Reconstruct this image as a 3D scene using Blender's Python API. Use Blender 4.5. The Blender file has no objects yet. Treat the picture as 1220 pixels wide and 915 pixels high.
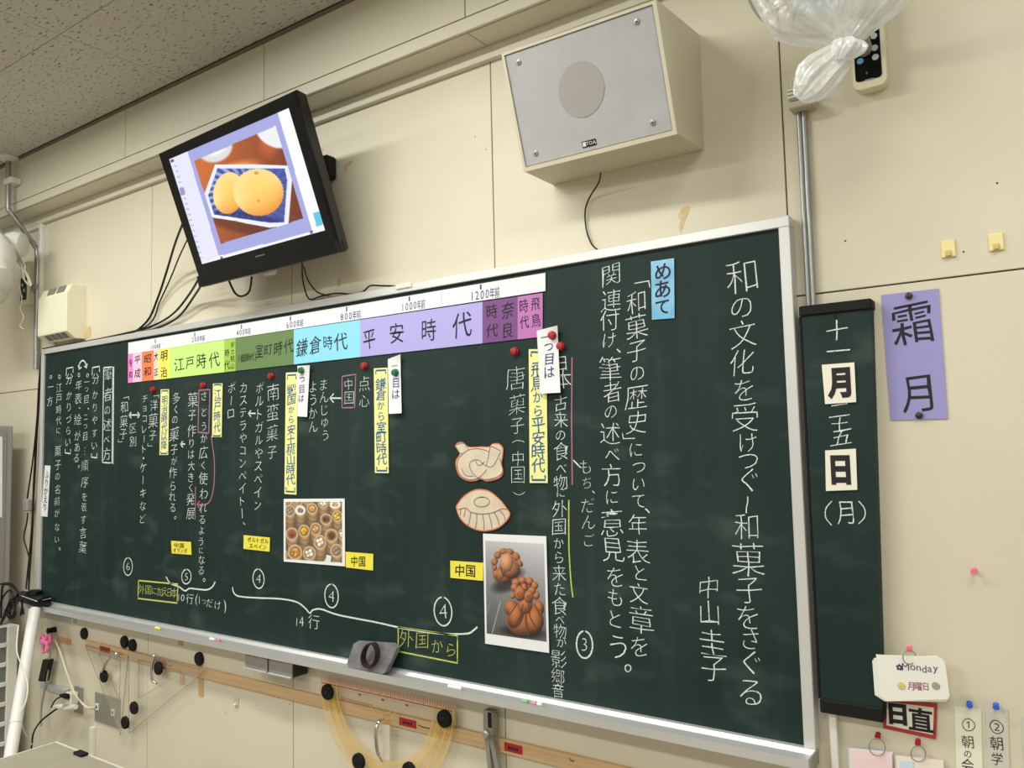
import bpy, math, random
import numpy as np
from mathutils import Vector, Matrix
random.seed(7); np.random.seed(7)
SC = bpy.context.scene
COL = SC.collection

# ------------------------------------------------------------------ camera
F = 952.68                      # focal length in pixels of the 1220x915 frame
CX, CY = 610.0, 457.5
CAMX, CAMY, CAMZ = 0.0, -1.94, 1.553
RX = np.array([0.81844616, -0.06205801, -0.5712221])   # world x (along the wall) in camera axes
RY = np.array([0.57408021, 0.046729, 0.81746457])      # world y (into the wall)
RZ = np.array([-0.02403758, -0.99697804, 0.07387145])  # world z (up)
cam_d = bpy.data.cameras.new('camera'); cam = bpy.data.objects.new('camera', cam_d); COL.objects.link(cam)
cam_d.sensor_fit = 'HORIZONTAL'; cam_d.sensor_width = 36.0; cam_d.lens = F / 1220 * 36.0
cam_d.clip_start = 0.05; cam_d.clip_end = 50
cam.matrix_world = Matrix(((RX[0], -RX[1], -RX[2], CAMX), (RY[0], -RY[1], -RY[2], CAMY),
                           (RZ[0], -RZ[1], -RZ[2], CAMZ), (0, 0, 0, 1)))
SC.camera = cam

# ------------------------------------------------------------------ light and exposure
SC.view_settings.view_transform = 'Standard'; SC.view_settings.look = 'None'
SC.view_settings.exposure = 0.0; SC.view_settings.gamma = 1.0; SC.view_settings.use_curve_mapping = False
world = bpy.data.worlds.new('world'); SC.world = world; world.use_nodes = True
world.node_tree.nodes['Background'].inputs[0].default_value = (0.9, 0.95, 1.0, 1)
world.node_tree.nodes['Background'].inputs[1].default_value = 0.35

def area(name, loc, sx, sy, power, color=(0.985, 1.0, 0.94), rot=(0, 0, 0)):
    l = bpy.data.lights.new(name, 'AREA'); l.shape = 'RECTANGLE'; l.size = sx; l.size_y = sy
    l.energy = power; l.color = color
    o = bpy.data.objects.new(name, l); o.location = loc; o.rotation_euler = rot; COL.objects.link(o)
# rows of ceiling fluorescent luminaires, parallel to the blackboard
for x, p in ((-3.55, 17.5), (-1.75, 18.5), (0.35, 11.5)):
    area('fluorescent_lamp', (x, -1.08, 3.0), 1.2, 0.16, p * 1.6)
for x in (-4.2, -2.2, 0.2):
    area('fluorescent_lamp', (x, -3.2, 3.0), 1.2, 0.3, 40)
for x in (-4.2, -2.2, 0.2):
    area('fluorescent_lamp', (x, -5.6, 3.0), 1.2, 0.3, 40)

# ------------------------------------------------------------------ pixel <-> place
def ray(px, py):
    v = np.array([px - CX, py - CY, F]); return np.array([RX @ v, RY @ v, RZ @ v])
def at(px, py, y):              # the point of the plane Y = y seen at a pixel
    r = ray(px, py); k = (y - CAMY) / r[1]; return Vector((r[0] * k, y, r[2] * k + CAMZ))
def atx(px, py, x):
    r = ray(px, py); k = x / r[0]; return Vector((x, r[1] * k + CAMY, r[2] * k + CAMZ))
def atz(px, py, z):
    r = ray(px, py); k = (z - CAMZ) / r[2]; return Vector((r[0] * k, r[1] * k + CAMY, z))
def proj(P):                    # world -> pixel, numpy (N,3)
    Q = np.asarray(P, float) - np.array([CAMX, CAMY, CAMZ])
    M = np.array([RX, RY, RZ]); c = Q @ M
    return CX + F * c[:, 0] / c[:, 2], CY + F * c[:, 1] / c[:, 2]
BOARD = -0.03                   # surface of the blackboard
FRONT = -0.04                   # front of its frame

# ------------------------------------------------------------------ materials
def lin(c):
    c = [v / 255 for v in c[:3]]
    return [v / 12.92 if v <= 0.04045 else ((v + 0.055) / 1.055) ** 2.4 for v in c]
MATS = {}
def mat(name, c, rough=0.6, metal=0.0, noise=0.0, nscale=8.0, spec=0.5, trans=0.0, alpha=1.0, emit=0.0, bump=0.0, bscale=60.0, coat=0.0, c2=None, stretch=None):
    if name in MATS: return MATS[name]
    m = bpy.data.materials.new(name); m.use_nodes = True; nt = m.node_tree; b = nt.nodes['Principled BSDF']
    L = lin(c); b.inputs['Base Color'].default_value = (*L, 1)
    b.inputs['Roughness'].default_value = rough; b.inputs['Metallic'].default_value = metal
    b.inputs['Specular IOR Level'].default_value = spec; b.inputs['Coat Weight'].default_value = coat
    if trans: b.inputs['Transmission Weight'].default_value = trans
    if alpha < 1: b.inputs['Alpha'].default_value = alpha
    tc = nt.nodes.new('ShaderNodeTexCoord'); src = tc.outputs['Object']
    if stretch:
        mp = nt.nodes.new('ShaderNodeMapping'); mp.inputs['Scale'].default_value = stretch
        nt.links.new(src, mp.inputs['Vector']); src = mp.outputs['Vector']
    if noise or c2:
        n = nt.nodes.new('ShaderNodeTexNoise'); n.inputs['Scale'].default_value = nscale; n.inputs['Detail'].default_value = 6
        nt.links.new(src, n.inputs['Vector'])
        r = nt.nodes.new('ShaderNodeValToRGB'); r.color_ramp.elements[0].position = 0.3; r.color_ramp.elements[1].position = 0.7
        d = lin(c2) if c2 else [v * (1 - noise) for v in L]
        r.color_ramp.elements[0].color = (*d, 1); r.color_ramp.elements[1].color = (*[min(1, v * (1 + (0 if c2 else noise))) for v in L], 1)
        nt.links.new(n.outputs['Fac'], r.inputs['Fac']); nt.links.new(r.outputs['Color'], b.inputs['Base Color'])
    if bump:
        n = nt.nodes.new('ShaderNodeTexNoise'); n.inputs['Scale'].default_value = bscale; n.inputs['Detail'].default_value = 4
        nt.links.new(src, n.inputs['Vector']); bp = nt.nodes.new('ShaderNodeBump'); bp.inputs['Strength'].default_value = bump
        bp.inputs['Distance'].default_value = 0.002
        nt.links.new(n.outputs['Fac'], bp.inputs['Height']); nt.links.new(bp.outputs['Normal'], b.inputs['Normal'])
    if emit:
        b.inputs['Emission Color'].default_value = (*L, 1); b.inputs['Emission Strength'].default_value = emit
    MATS[name] = m; return m
def vcol_mat(name, rough=0.5, emit=0.0, coat=0.0):
    m = bpy.data.materials.new(name); m.use_nodes = True; nt = m.node_tree; b = nt.nodes['Principled BSDF']
    a = nt.nodes.new('ShaderNodeVertexColor'); a.layer_name = 'print'
    b.inputs['Roughness'].default_value = rough; b.inputs['Coat Weight'].default_value = coat
    if emit:
        b.inputs['Base Color'].default_value = (0.01, 0.01, 0.01, 1)
        nt.links.new(a.outputs['Color'], b.inputs['Emission Color']); b.inputs['Emission Strength'].default_value = emit
    else: nt.links.new(a.outputs['Color'], b.inputs['Base Color'])
    return m

M_wall = mat('painted_wall', (215, 207, 185), 0.45, noise=0.035, nscale=2.2, bump=0.05, bscale=120)
M_wall_up = mat('painted_upper_wall', (208, 202, 184), 0.5, noise=0.03, nscale=2.0)
M_gap = mat('dark_joint', (70, 62, 48), 0.9)
M_white = mat('white_plastic', (226, 224, 214), 0.4)
M_cream = mat('cream_plastic', (232, 228, 200), 0.4)
M_paper = mat('white_paper', (232, 232, 234), 0.7)
M_black = mat('black_plastic', (13, 13, 14), 0.4, spec=0.3)
M_blackm = mat('matte_black', (17, 16, 16), 0.7, spec=0.3)
M_gloss = mat('glossy_black', (7, 7, 8), 0.16, spec=0.3)
M_alu = mat('aluminium', (212, 213, 212), 0.42, metal=0.6, noise=0.06, nscale=3, stretch=(0.3, 1, 6))
M_aluw = mat('pale_aluminium_frame', (214, 214, 212), 0.35, metal=0.35)
M_steel = mat('brushed_steel', (158, 156, 148), 0.4, metal=0.45, noise=0.1, nscale=14)
M_grey = mat('grey_paint', (150, 148, 138), 0.45)
M_pipe = mat('zinc_pipe', (160, 162, 160), 0.35, metal=0.7)
M_chrome = mat('chrome', (215, 215, 215), 0.1, metal=1.0)
M_red = mat('red_plastic', (165, 30, 32), 0.35)
M_green = mat('green_plastic', (20, 110, 75), 0.35)
M_pink = mat('pink_plastic', (245, 120, 150), 0.35)
M_blue = mat('blue_plastic', (55, 100, 215), 0.35)
M_wood = mat('pine_wood', (206, 172, 128), 0.55, noise=0.14, nscale=5, stretch=(0.6, 4, 22))
M_ink = mat('black_ink', (24, 22, 26), 0.7)
M_navy = mat('navy_ink', (38, 48, 128), 0.7)
M_bluei = mat('blue_ink', (22, 92, 150), 0.7)
M_yellow = mat('yellow_card', (236, 222, 72), 0.6)
M_ycard = mat('pale_yellow_card', (238, 234, 150), 0.6)
M_redp = mat('dark_red_label', (170, 34, 40), 0.5)

def chalk(name, c, amt):
    m = bpy.data.materials.new(name); m.use_nodes = True; nt = m.node_tree; b = nt.nodes['Principled BSDF']
    b.inputs['Roughness'].default_value = 0.95; b.inputs['Specular IOR Level'].default_value = 0.1
    tc = nt.nodes.new('ShaderNodeTexCoord'); n = nt.nodes.new('ShaderNodeTexNoise'); n.inputs['Scale'].default_value = 260; n.inputs['Detail'].default_value = 2
    nt.links.new(tc.outputs['Object'], n.inputs['Vector'])
    r = nt.nodes.new('ShaderNodeValToRGB'); r.color_ramp.elements[0].position = 0.32; r.color_ramp.elements[1].position = 0.55
    L = lin(c); G = lin((40, 62, 56)); r.color_ramp.elements[0].color = (*[L[i] * amt + G[i] * (1 - amt) for i in range(3)], 1)
    r.color_ramp.elements[1].color = (*L, 1)
    nt.links.new(n.outputs['Fac'], r.inputs['Fac']); nt.links.new(r.outputs['Color'], b.inputs['Base Color'])
    return m
M_chalk = chalk('white_chalk', (226, 236, 230), 0.45)
M_chalkp = chalk('pink_chalk', (176, 120, 150), 0.5)
M_chalky = chalk('yellow_chalk', (205, 212, 110), 0.5)

def board_mat():
    m = bpy.data.materials.new('chalkboard_green'); m.use_nodes = True; nt = m.node_tree; b = nt.nodes['Principled BSDF']
    b.inputs['Roughness'].default_value = 0.62; b.inputs['Specular IOR Level'].default_value = 0.3
    tc = nt.nodes.new('ShaderNodeTexCoord')
    def ns(scale, st, lo, hi):
        mp = nt.nodes.new('ShaderNodeMapping'); mp.inputs['Scale'].default_value = st; nt.links.new(tc.outputs['Object'], mp.inputs['Vector'])
        n = nt.nodes.new('ShaderNodeTexNoise'); n.inputs['Scale'].default_value = scale; n.inputs['Detail'].default_value = 5; nt.links.new(mp.outputs['Vector'], n.inputs['Vector'])
        r = nt.nodes.new('ShaderNodeMapRange'); r.inputs[1].default_value = lo; r.inputs[2].default_value = hi; nt.links.new(n.outputs['Fac'], r.inputs[0]); return r.outputs[0]
    a = ns(1.4, (1, 1, 1), 0.45, 0.8); s = ns(6, (3.0, 1, 0.25), 0.5, 0.8); w = ns(5, (1, 1, 2.2), 0.55, 0.85)
    sx = nt.nodes.new('ShaderNodeSeparateXYZ'); nt.links.new(tc.outputs['Object'], sx.inputs[0])
    low = nt.nodes.new('ShaderNodeMapRange'); low.inputs[1].default_value = 1.1; low.inputs[2].default_value = 0.86; nt.links.new(sx.outputs['Z'], low.inputs[0])
    def math_(op, x, y):
        q = nt.nodes.new('ShaderNodeMath'); q.operation = op
        for i, v in enumerate((x, y)):
            if isinstance(v, (int, float)): q.inputs[i].default_value = v
            else: nt.links.new(v, q.inputs[i])
        return q.outputs[0]
    t = math_('ADD', math_('MULTIPLY', a, 0.06), math_('MULTIPLY', s, 0.04))
    t = math_('ADD', t, math_('MULTIPLY', math_('MULTIPLY', w, low.outputs[0]), 0.18))
    mx = nt.nodes.new('ShaderNodeMix'); mx.data_type = 'RGBA'; nt.links.new(t, mx.inputs['Factor'])
    mx.inputs['A'].default_value = (*lin((17, 40, 37)), 1); mx.inputs['B'].default_value = (*lin((128, 150, 142)), 1)
    nt.links.new(mx.outputs['Result'], b.inputs['Base Color']); return m
M_board = board_mat()

def ceil_mat():
    m = bpy.data.materials.new('acoustic_tile'); m.use_nodes = True; nt = m.node_tree; b = nt.nodes['Principled BSDF']
    b.inputs['Roughness'].default_value = 0.9
    tc = nt.nodes.new('ShaderNodeTexCoord'); mp = nt.nodes.new('ShaderNodeMapping'); mp.inputs['Scale'].default_value = (30, 95, 30)
    mp.inputs['Rotation'].default_value = (0, 0, 0.35)
    nt.links.new(tc.outputs['Object'], mp.inputs['Vector'])
    n = nt.nodes.new('ShaderNodeTexNoise'); n.inputs['Scale'].default_value = 1.2; n.inputs['Detail'].default_value = 3; nt.links.new(mp.outputs['Vector'], n.inputs['Vector'])
    r = nt.nodes.new('ShaderNodeValToRGB'); r.color_ramp.elements[0].position = 0.345; r.color_ramp.elements[1].position = 0.40
    r.color_ramp.elements[0].color = (*lin((118, 110, 94)), 1); r.color_ramp.elements[1].color = (*lin((204, 200, 190)), 1)
    nt.links.new(n.outputs['Fac'], r.inputs['Fac']); nt.links.new(r.outputs['Color'], b.inputs['Base Color'])
    bp = nt.nodes.new('ShaderNodeBump'); bp.inputs['Strength'].default_value = 0.3; bp.inputs['Distance'].default_value = 0.002
    nt.links.new(r.outputs['Color'], bp.inputs['Height']); nt.links.new(bp.outputs['Normal'], b.inputs['Normal'])
    return m
M_ceil = ceil_mat()

# ------------------------------------------------------------------ mesh building
ORG = {}                        # world origin of every object (all rotations are zero)
def link(o, parent, org):
    COL.objects.link(o); ORG[o.name] = Vector(org)
    if parent is not None: o.parent = parent; o.location = Vector(org) - ORG[parent.name]
    else: o.location = org
    return o
def tag(o, label=None, cat=None, group=None, kind=None):
    if label: o['label'] = label
    if cat: o['category'] = cat
    if group: o['group'] = group
    if kind: o['kind'] = kind
    return o
def empty(name, loc, label, cat, group=None):
    o = bpy.data.objects.new(name, None); o.empty_display_size = 0.05; link(o, None, loc); return tag(o, label, cat, group)

class MB:
    def __init__(s): s.v = []; s.f = []; s.m = []; s.mats = []; s.smooth = []
    def mi(s, m):
        if m not in s.mats: s.mats.append(m)
        return s.mats.index(m)
    def add(s, vs, fs, m, smooth=False):
        k = len(s.v); s.v += [tuple(v) for v in vs]; i = s.mi(m)
        for f in fs: s.f.append([a + k for a in f]); s.m.append(i); s.smooth.append(smooth)
        return s
    def box(s, a, b, m, ch=0.0):
        x0, x1 = sorted((a[0], b[0])); y0, y1 = sorted((a[1], b[1])); z0, z1 = sorted((a[2], b[2]))
        if ch <= 0:
            vs = [(x, y, z) for z in (z0, z1) for y in (y0, y1) for x in (x0, x1)]
            return s.add(vs, [(0, 2, 3, 1), (4, 5, 7, 6), (0, 1, 5, 4), (2, 6, 7, 3), (0, 4, 6, 2), (1, 3, 7, 5)], m)
        c = min(ch, (x1 - x0) / 2.1, (y1 - y0) / 2.1, (z1 - z0) / 2.1)     # chamfered on every edge
        lo = (x0, y0, z0); hi = (x1, y1, z1); vs = []; idx = {}
        for sx in (0, 1):
            for sy in (0, 1):
                for sz in (0, 1):
                    cr = [hi[i] if q else lo[i] for i, q in enumerate((sx, sy, sz))]
                    for ax in range(3):
                        p = [cr[i] + (0 if i == ax else (-c if (sx, sy, sz)[i] else c)) for i in range(3)]
                        idx[(sx, sy, sz, ax)] = len(vs); vs.append(p)
        fs = []
        for ax in range(3):
            o1, o2 = (ax + 1) % 3, (ax + 2) % 3
            for sd in (0, 1):
                q = []
                for u, w in ((0, 0), (1, 0), (1, 1), (0, 1)):
                    k = [0, 0, 0]; k[ax] = sd; k[o1] = u; k[o2] = w; q.append(idx[(*k, ax)])
                fs.append(q if sd else q[::-1])
            for u in (0, 1):
                for w in (0, 1):
                    k0 = [0, 0, 0]; k1 = [0, 0, 0]; k0[o1] = k1[o1] = u; k0[o2] = k1[o2] = w; k1[ax] = 1
                    q = [idx[(*k0, o1)], idx[(*k1, o1)], idx[(*k1, o2)], idx[(*k0, o2)]]
                    fs.append(q if (u + w) % 2 == 0 else q[::-1])
        for sx in (0, 1):
            for sy in (0, 1):
                for sz in (0, 1):
                    q = [idx[(sx, sy, sz, a)] for a in range(3)]; fs.append(q if (sx + sy + sz) % 2 else q[::-1])
        return s.add(vs, fs, m)
    def hexa(s, front, back, m):          # 4 front corners (TL,TR,BR,BL) and 4 back corners
        return s.add(list(front) + list(back), [(0, 3, 2, 1), (4, 5, 6, 7), (0, 1, 5, 4), (1, 2, 6, 5), (2, 3, 7, 6), (3, 0, 4, 7)], m)
    def slab(s, pts, t, m):               # polygon in a plane Y=const (front), thickened towards +y
        n = len(pts); fr = [Vector(p) for p in pts]; bk = [p + Vector((0, t, 0)) for p in fr]
        return s.add(fr + bk, [list(range(n))[::-1], [n + i for i in range(n)]] + [(i, (i + 1) % n, n + (i + 1) % n, n + i) for i in range(n)], m)
    def tube(s, pts, r, m, n=8, smooth_path=True, closed=False):
        P = [Vector(p) for p in pts]
        if smooth_path and len(P) > 2:
            Q = []; k = len(P); rng = range(k) if closed else range(k - 1)
            for i in rng:
                p0 = P[(i - 1) % k] if (closed or i > 0) else P[0]; p1 = P[i]; p2 = P[(i + 1) % k]
                p3 = P[(i + 2) % k] if (closed or i + 2 < k) else P[-1]
                for t in (0, .2, .4, .6, .8):
                    Q.append(0.5 * ((2 * p1) + (p2 - p0) * t + (2 * p0 - 5 * p1 + 4 * p2 - p3) * t * t + (3 * p1 - p0 - 3 * p2 + p3) * t ** 3))
            if not closed: Q.append(P[-1])
            P = Q
        N = len(P); vs = []; up = None
        for i in range(N):
            if closed: t = P[(i + 1) % N] - P[i - 1]
            else: t = P[min(i + 1, N - 1)] - P[max(i - 1, 0)]
            if t.length < 1e-9: t = Vector((0, 0, 1))
            t.normalize()
            if up is None: up = t.orthogonal().normalized()
            up = (up - t * up.dot(t)); up = up.normalized() if up.length > 1e-6 else t.orthogonal().normalized()
            b = t.cross(up); rr = r[min(int(i * len(r) / N), len(r) - 1)] if isinstance(r, (list, tuple)) else r
            for j in range(n):
                a = 2 * math.pi * j / n; vs.append(P[i] + (up * math.cos(a) + b * math.sin(a)) * rr)
        fs = []
        for i in range(N if closed else N - 1):
            for j in range(n):
                k = (i + 1) % N; fs.append((i * n + j, i * n + (j + 1) % n, k * n + (j + 1) % n, k * n + j))
        if not closed: fs += [list(range(n))[::-1], [(N - 1) * n + j for j in range(n)]]
        return s.add(vs, fs, m, True)
    def lathe(s, c, axis, prof, m, n=20):  # prof: (distance along the axis, radius)
        ax = Vector(axis).normalized(); u = ax.orthogonal().normalized(); w = ax.cross(u); vs = []
        c = Vector(c)
        for h, r in prof:
            for j in range(n):
                a = 2 * math.pi * j / n; vs.append(c + ax * h + (u * math.cos(a) + w * math.sin(a)) * max(r, 1e-5))
        fs = [(i * n + j, i * n + (j + 1) % n, (i + 1) * n + (j + 1) % n, (i + 1) * n + j) for i in range(len(prof) - 1) for j in range(n)]
        fs += [list(range(n))[::-1], [(len(prof) - 1) * n + j for j in range(n)]]
        return s.add(vs, fs, m, True)
    def ribbon(s, pts, w, m):              # flat stroke facing the room, pts in a plane Y=const
        P = [Vector(p) for p in pts]; N = len(P); vs = []
        for i in range(N):
            t = P[min(i + 1, N - 1)] - P[max(i - 1, 0)]; t.normalize(); nn = Vector((-t.z, 0, t.x)) * w / 2
            vs += [P[i] + nn, P[i] - nn]
        return s.add(vs, [(2 * i, 2 * i + 1, 2 * i + 3, 2 * i + 2) for i in range(N - 1)], m)
    def build(s, name, parent=None, loc=None, cut=None):
        V = [Vector(v) for v in s.v]
        if loc is None:
            xs, ys, zs = zip(*[tuple(v) for v in V]); loc = Vector(((min(xs) + max(xs)) / 2, (min(ys) + max(ys)) / 2, min(zs)))
        loc = Vector(loc)
        me = bpy.data.meshes.new(name); me.from_pydata([v - loc for v in V], [], s.f)
        for m in s.mats: me.materials.append(m)
        me.polygons.foreach_set('material_index', s.m); me.polygons.foreach_set('use_smooth', s.smooth); me.update()
        if any(s.smooth):
            try: me.set_sharp_from_angle(angle=math.radians(40))
            except Exception: pass
        return link(bpy.data.objects.new(name, me), parent, loc)

def copy_tree(o, parent=None, loc=None):
    c = o.copy(); COL.objects.link(c); c.parent = parent
    if loc is not None: c.location = loc
    ORG[c.name] = Vector(loc) if loc is not None else ORG[o.name]
    for ch in list(o.children): copy_tree(ch, c)
    return c

def spline(pts, n=8):
    P = [Vector((*p, 0)) for p in pts]; Q = []
    for i in range(len(P) - 1):
        p0 = P[max(i - 1, 0)]; p1 = P[i]; p2 = P[i + 1]; p3 = P[min(i + 2, len(P) - 1)]
        for k in range(n):
            t = k / n; q = 0.5 * ((2 * p1) + (p2 - p0) * t + (2 * p0 - 5 * p1 + 4 * p2 - p3) * t * t + (3 * p1 - p0 - 3 * p2 + p3) * t ** 3); Q.append((q.x, q.y))
    Q.append(tuple(pts[-1])); return Q
def line(pts, n=6):
    Q = []
    for a, b in zip(pts, pts[1:]):
        for k in range(n): t = k / n; Q.append((a[0] + (b[0] - a[0]) * t, a[1] + (b[1] - a[1]) * t))
    Q.append(pts[-1]); return Q
def strokes(name, parent, lists, y, w, m, smooth=False, closed=False):
    mb = MB()
    for L in lists:
        q = spline(L) if smooth else L
        mb.ribbon([at(px, py, y) for px, py in q], w, m)
    return mb.build(name, parent)
def ring_px(cx, cy, rx, ry, n=28, wob=0.05, tilt=0.0):
    o = []
    for i in range(n + 2):
        a = 2 * math.pi * i / n - 1.7; k = 1 + wob * math.sin(a * 2 + cx)
        x = rx * math.cos(a) * k; y = ry * math.sin(a) * k; o.append((cx + x + tilt * y, cy + y))
    return o

# ------------------------------------------------------------------ handwriting
_fc = bpy.data.curves.new('glyphs', 'FONT'); _fo = bpy.data.objects.new('glyphs', _fc); COL.objects.link(_fo)
_fc.resolution_u = 3
GL = {}
VERT = {'「': '﹁', '」': '﹂', '（': '︵', '）': '︶'}
def glyph(ch, off):
    k = (ch, off)
    if k in GL: return GL[k]
    rot = ch in 'ー…'
    _fc.offset = off; _fc.body = VERT.get(ch, ch); bpy.context.view_layer.update()
    me = bpy.data.meshes.new_from_object(_fo.evaluated_get(bpy.context.evaluated_depsgraph_get()))
    V = np.array([v.co[:2] for v in me.vertices]); Fs = [list(p.vertices) for p in me.polygons]
    bpy.data.meshes.remove(me)
    if rot: V = np.stack([V[:, 1], -V[:, 0]], 1)
    V -= (V.min(0) + V.max(0)) / 2
    GL[k] = (V, Fs); return GL[k]
def write(name, parent, items, y, m, off=-0.008, hand=1.0, wr=None, scale=1.0, kind=None):
    """items: (char, px, py, height_px[, width_px]); one mesh"""
    vs = []; fs = []; rnd = random.Random(name + str(len(items)) + items[0][0] + str(items[0][1]))
    for it in items:
        ch, px, py, h = it[:4]
        if ch in ' 　': continue
        w = it[4] if len(it) > 4 else h * (wr if wr else 0.62 + 0.36 * min(1, max(0, (px - 60) / 840)))
        p = at(px, py, y); mz = h * abs(at(px, py - .5, y).z - at(px, py + .5, y).z) * scale
        mx = w * abs(at(px + .5, py, y).x - at(px - .5, py, y).x) * scale
        tt = min(1, max(0, (px - 60) / 840)); mz *= .97 + .16 * tt; mx *= .97 + .16 * tt
        V, Fs = glyph(ch, max(off, -.004) if ch in '。、・' else off); V = V.copy()
        a = hand; ph = [rnd.uniform(0, 6.28) for _ in range(4)]
        x, z = V[:, 0].copy(), V[:, 1].copy()
        V[:, 0] = x + a * (0.022 * np.sin(4.2 * z + ph[0]) + 0.014 * np.sin(9 * z + 5 * x + ph[1])) + z * rnd.uniform(-.06, .1) * a
        V[:, 1] = z + a * (0.022 * np.sin(4.0 * x + ph[2]) + 0.014 * np.sin(8 * x - 6 * z + ph[3])) + x * rnd.uniform(0.0, .14) * a
        k = len(vs); sc = 1 + rnd.uniform(-.06, .06) * a
        vs += [(p.x + q[0] * mx * sc, y, p.z + q[1] * mz * sc) for q in V]; fs += [[i + k for i in f] for f in Fs]
    mb = MB(); mb.add(vs, fs, m); o = mb.build(name, parent)
    if kind: o['kind'] = kind
    return o
def seq(text, x0, y0, x1, y1, h, w=None):
    n = len(text); out = []
    for i, c in enumerate(text):
        t = i / max(1, n - 1); r = (c, x0 + (x1 - x0) * t, y0 + (y1 - y0) * t, h)
        out.append(r + (w,) if w else r)
    return out

# ------------------------------------------------------------------ printed pictures (flat print as vertex colour)
def paint_sheet(name, parent, P4, nx, ny, fn, m):
    TL, TR, BR, BL = [np.array(p) for p in P4]
    u = np.linspace(0, 1, nx + 1); v = np.linspace(0, 1, ny + 1); U, V = np.meshgrid(u, v); U = U.ravel()[:, None]; V = V.ravel()[:, None]
    W = (1 - V) * ((1 - U) * TL + U * TR) + V * ((1 - U) * BL + U * BR)
    px, py = proj(W); C = fn(px, py, U[:, 0], V[:, 0])
    C = np.clip(C / 255., 0, 1); C = np.where(C <= .04045, C / 12.92, ((C + .055) / 1.055) ** 2.4)
    loc = W.mean(0)
    i = np.arange(nx)[None, :] + np.arange(ny)[:, None] * (nx + 1); i = i.ravel()
    fs = np.stack([i, i + nx + 1, i + nx + 2, i + 1], 1)
    me = bpy.data.meshes.new(name); me.from_pydata((W - loc).tolist(), [], fs.tolist())
    a = me.color_attributes.new('print', 'FLOAT_COLOR', 'POINT'); a.data.foreach_set('color', np.concatenate([C, np.ones((len(C), 1))], 1).ravel())
    me.materials.append(m); me.update()
    return link(bpy.data.objects.new(name, me), parent, Vector(loc))
def ell(X, Y, cx, cy, rx, ry, ang=0.0, soft=0.08):
    c, s = math.cos(ang), math.sin(ang); dx, dy = X - cx, Y - cy
    d = np.sqrt(((dx * c + dy * s) / rx) ** 2 + ((-dx * s + dy * c) / ry) ** 2); return np.clip((1 - d) / soft + .5, 0, 1), d
def over(C, a, col):
    col = np.array(col, float); a = a[:, None]; return C * (1 - a) + (col if col.ndim == 2 else col[None, :]) * a
def blob(C, X, Y, cx, cy, rx, ry, col, ang=0.0, dark=0.5, lx=-.25, ly=-.35, soft=.08):
    a, d = ell(X, Y, cx, cy, rx, ry, ang, soft)
    g = np.sqrt(((X - cx) / rx - lx) ** 2 + ((Y - cy) / ry - ly) ** 2)
    sh = np.clip(1.12 - dark * g ** 2 * .6, .25, 1.2)[:, None]; return over(C, a, np.array(col, float)[None, :] * sh)
def inpoly(X, Y, pts):
    r = np.zeros(len(X), bool); n = len(pts)
    for i in range(n):
        x0, y0 = pts[i]; x1, y1 = pts[(i + 1) % n]
        if y0 == y1: continue
        c = ((y0 > Y) != (y1 > Y)) & (X < (x1 - x0) * (Y - y0) / (y1 - y0) + x0); r ^= c
    return r.astype(float)
def seg(C, X, Y, pts, w, col):
    for (x0, y0), (x1, y1) in zip(pts, pts[1:]):
        dx, dy = x1 - x0, y1 - y0; t = np.clip(((X - x0) * dx + (Y - y0) * dy) / (dx * dx + dy * dy + 1e-9), 0, 1)
        d = np.hypot(X - x0 - t * dx, Y - y0 - t * dy); C = over(C, np.clip((w - d) / (w * .5) + .5, 0, 1), col)
    return C

# ================================================================== THE SETTING
floor = tag(MB().box((-6.6, -8.5, -0.1), (1.8, 0.05, 0), mat('wood_floor', (146, 134, 118), .5, noise=.1, nscale=3)).build('floor'), kind='structure')
M_room = mat('room_wall', (205, 203, 196), .8)
tag(MB().box((-6.7, -8.5, 0), (-6.6, 0.05, 3.05), M_room).build('wall_left'), kind='structure')
tag(MB().box((1.8, -8.5, 0), (1.9, 0.05, 3.05), M_room).build('wall_right'), kind='structure')
tag(MB().box((-6.6, -8.6, 0), (1.8, -8.5, 3.05), M_room).build('wall_back'), kind='structure')
CZ = 1.49 + CAMZ
# front wall: dark backing with single panels on it, open joints between them
wall = tag(MB().box((-6.6, 0.010, 0), (1.8, 0.05, CZ), M_gap).build('wall_front'), kind='structure')
g = 0.0035
def panel(x0, x1, z0, z1, yf=0.0, yb=0.0095, m=M_wall):
    return MB().box((x0 + g / 2, yf, z0 + g / 2), (x1 - g / 2, yb, z1 - g / 2), m, .001).build('wall_panel', wall)
ZS = 0.3335 + CAMZ
xs_l = [-6.07, -5.14, -4.207, -3.274, -2.343, -1.409, -0.533, 0.40, 1.33, 1.8]
for i, (a, b) in enumerate(zip(xs_l, xs_l[1:])):
    if a >= -0.54 or b <= -4.1:
        panel(a, b, 0.0, ZS); panel(a, b, ZS, 2.76)
    else: panel(a, b, 0.0, 2.76)
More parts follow.
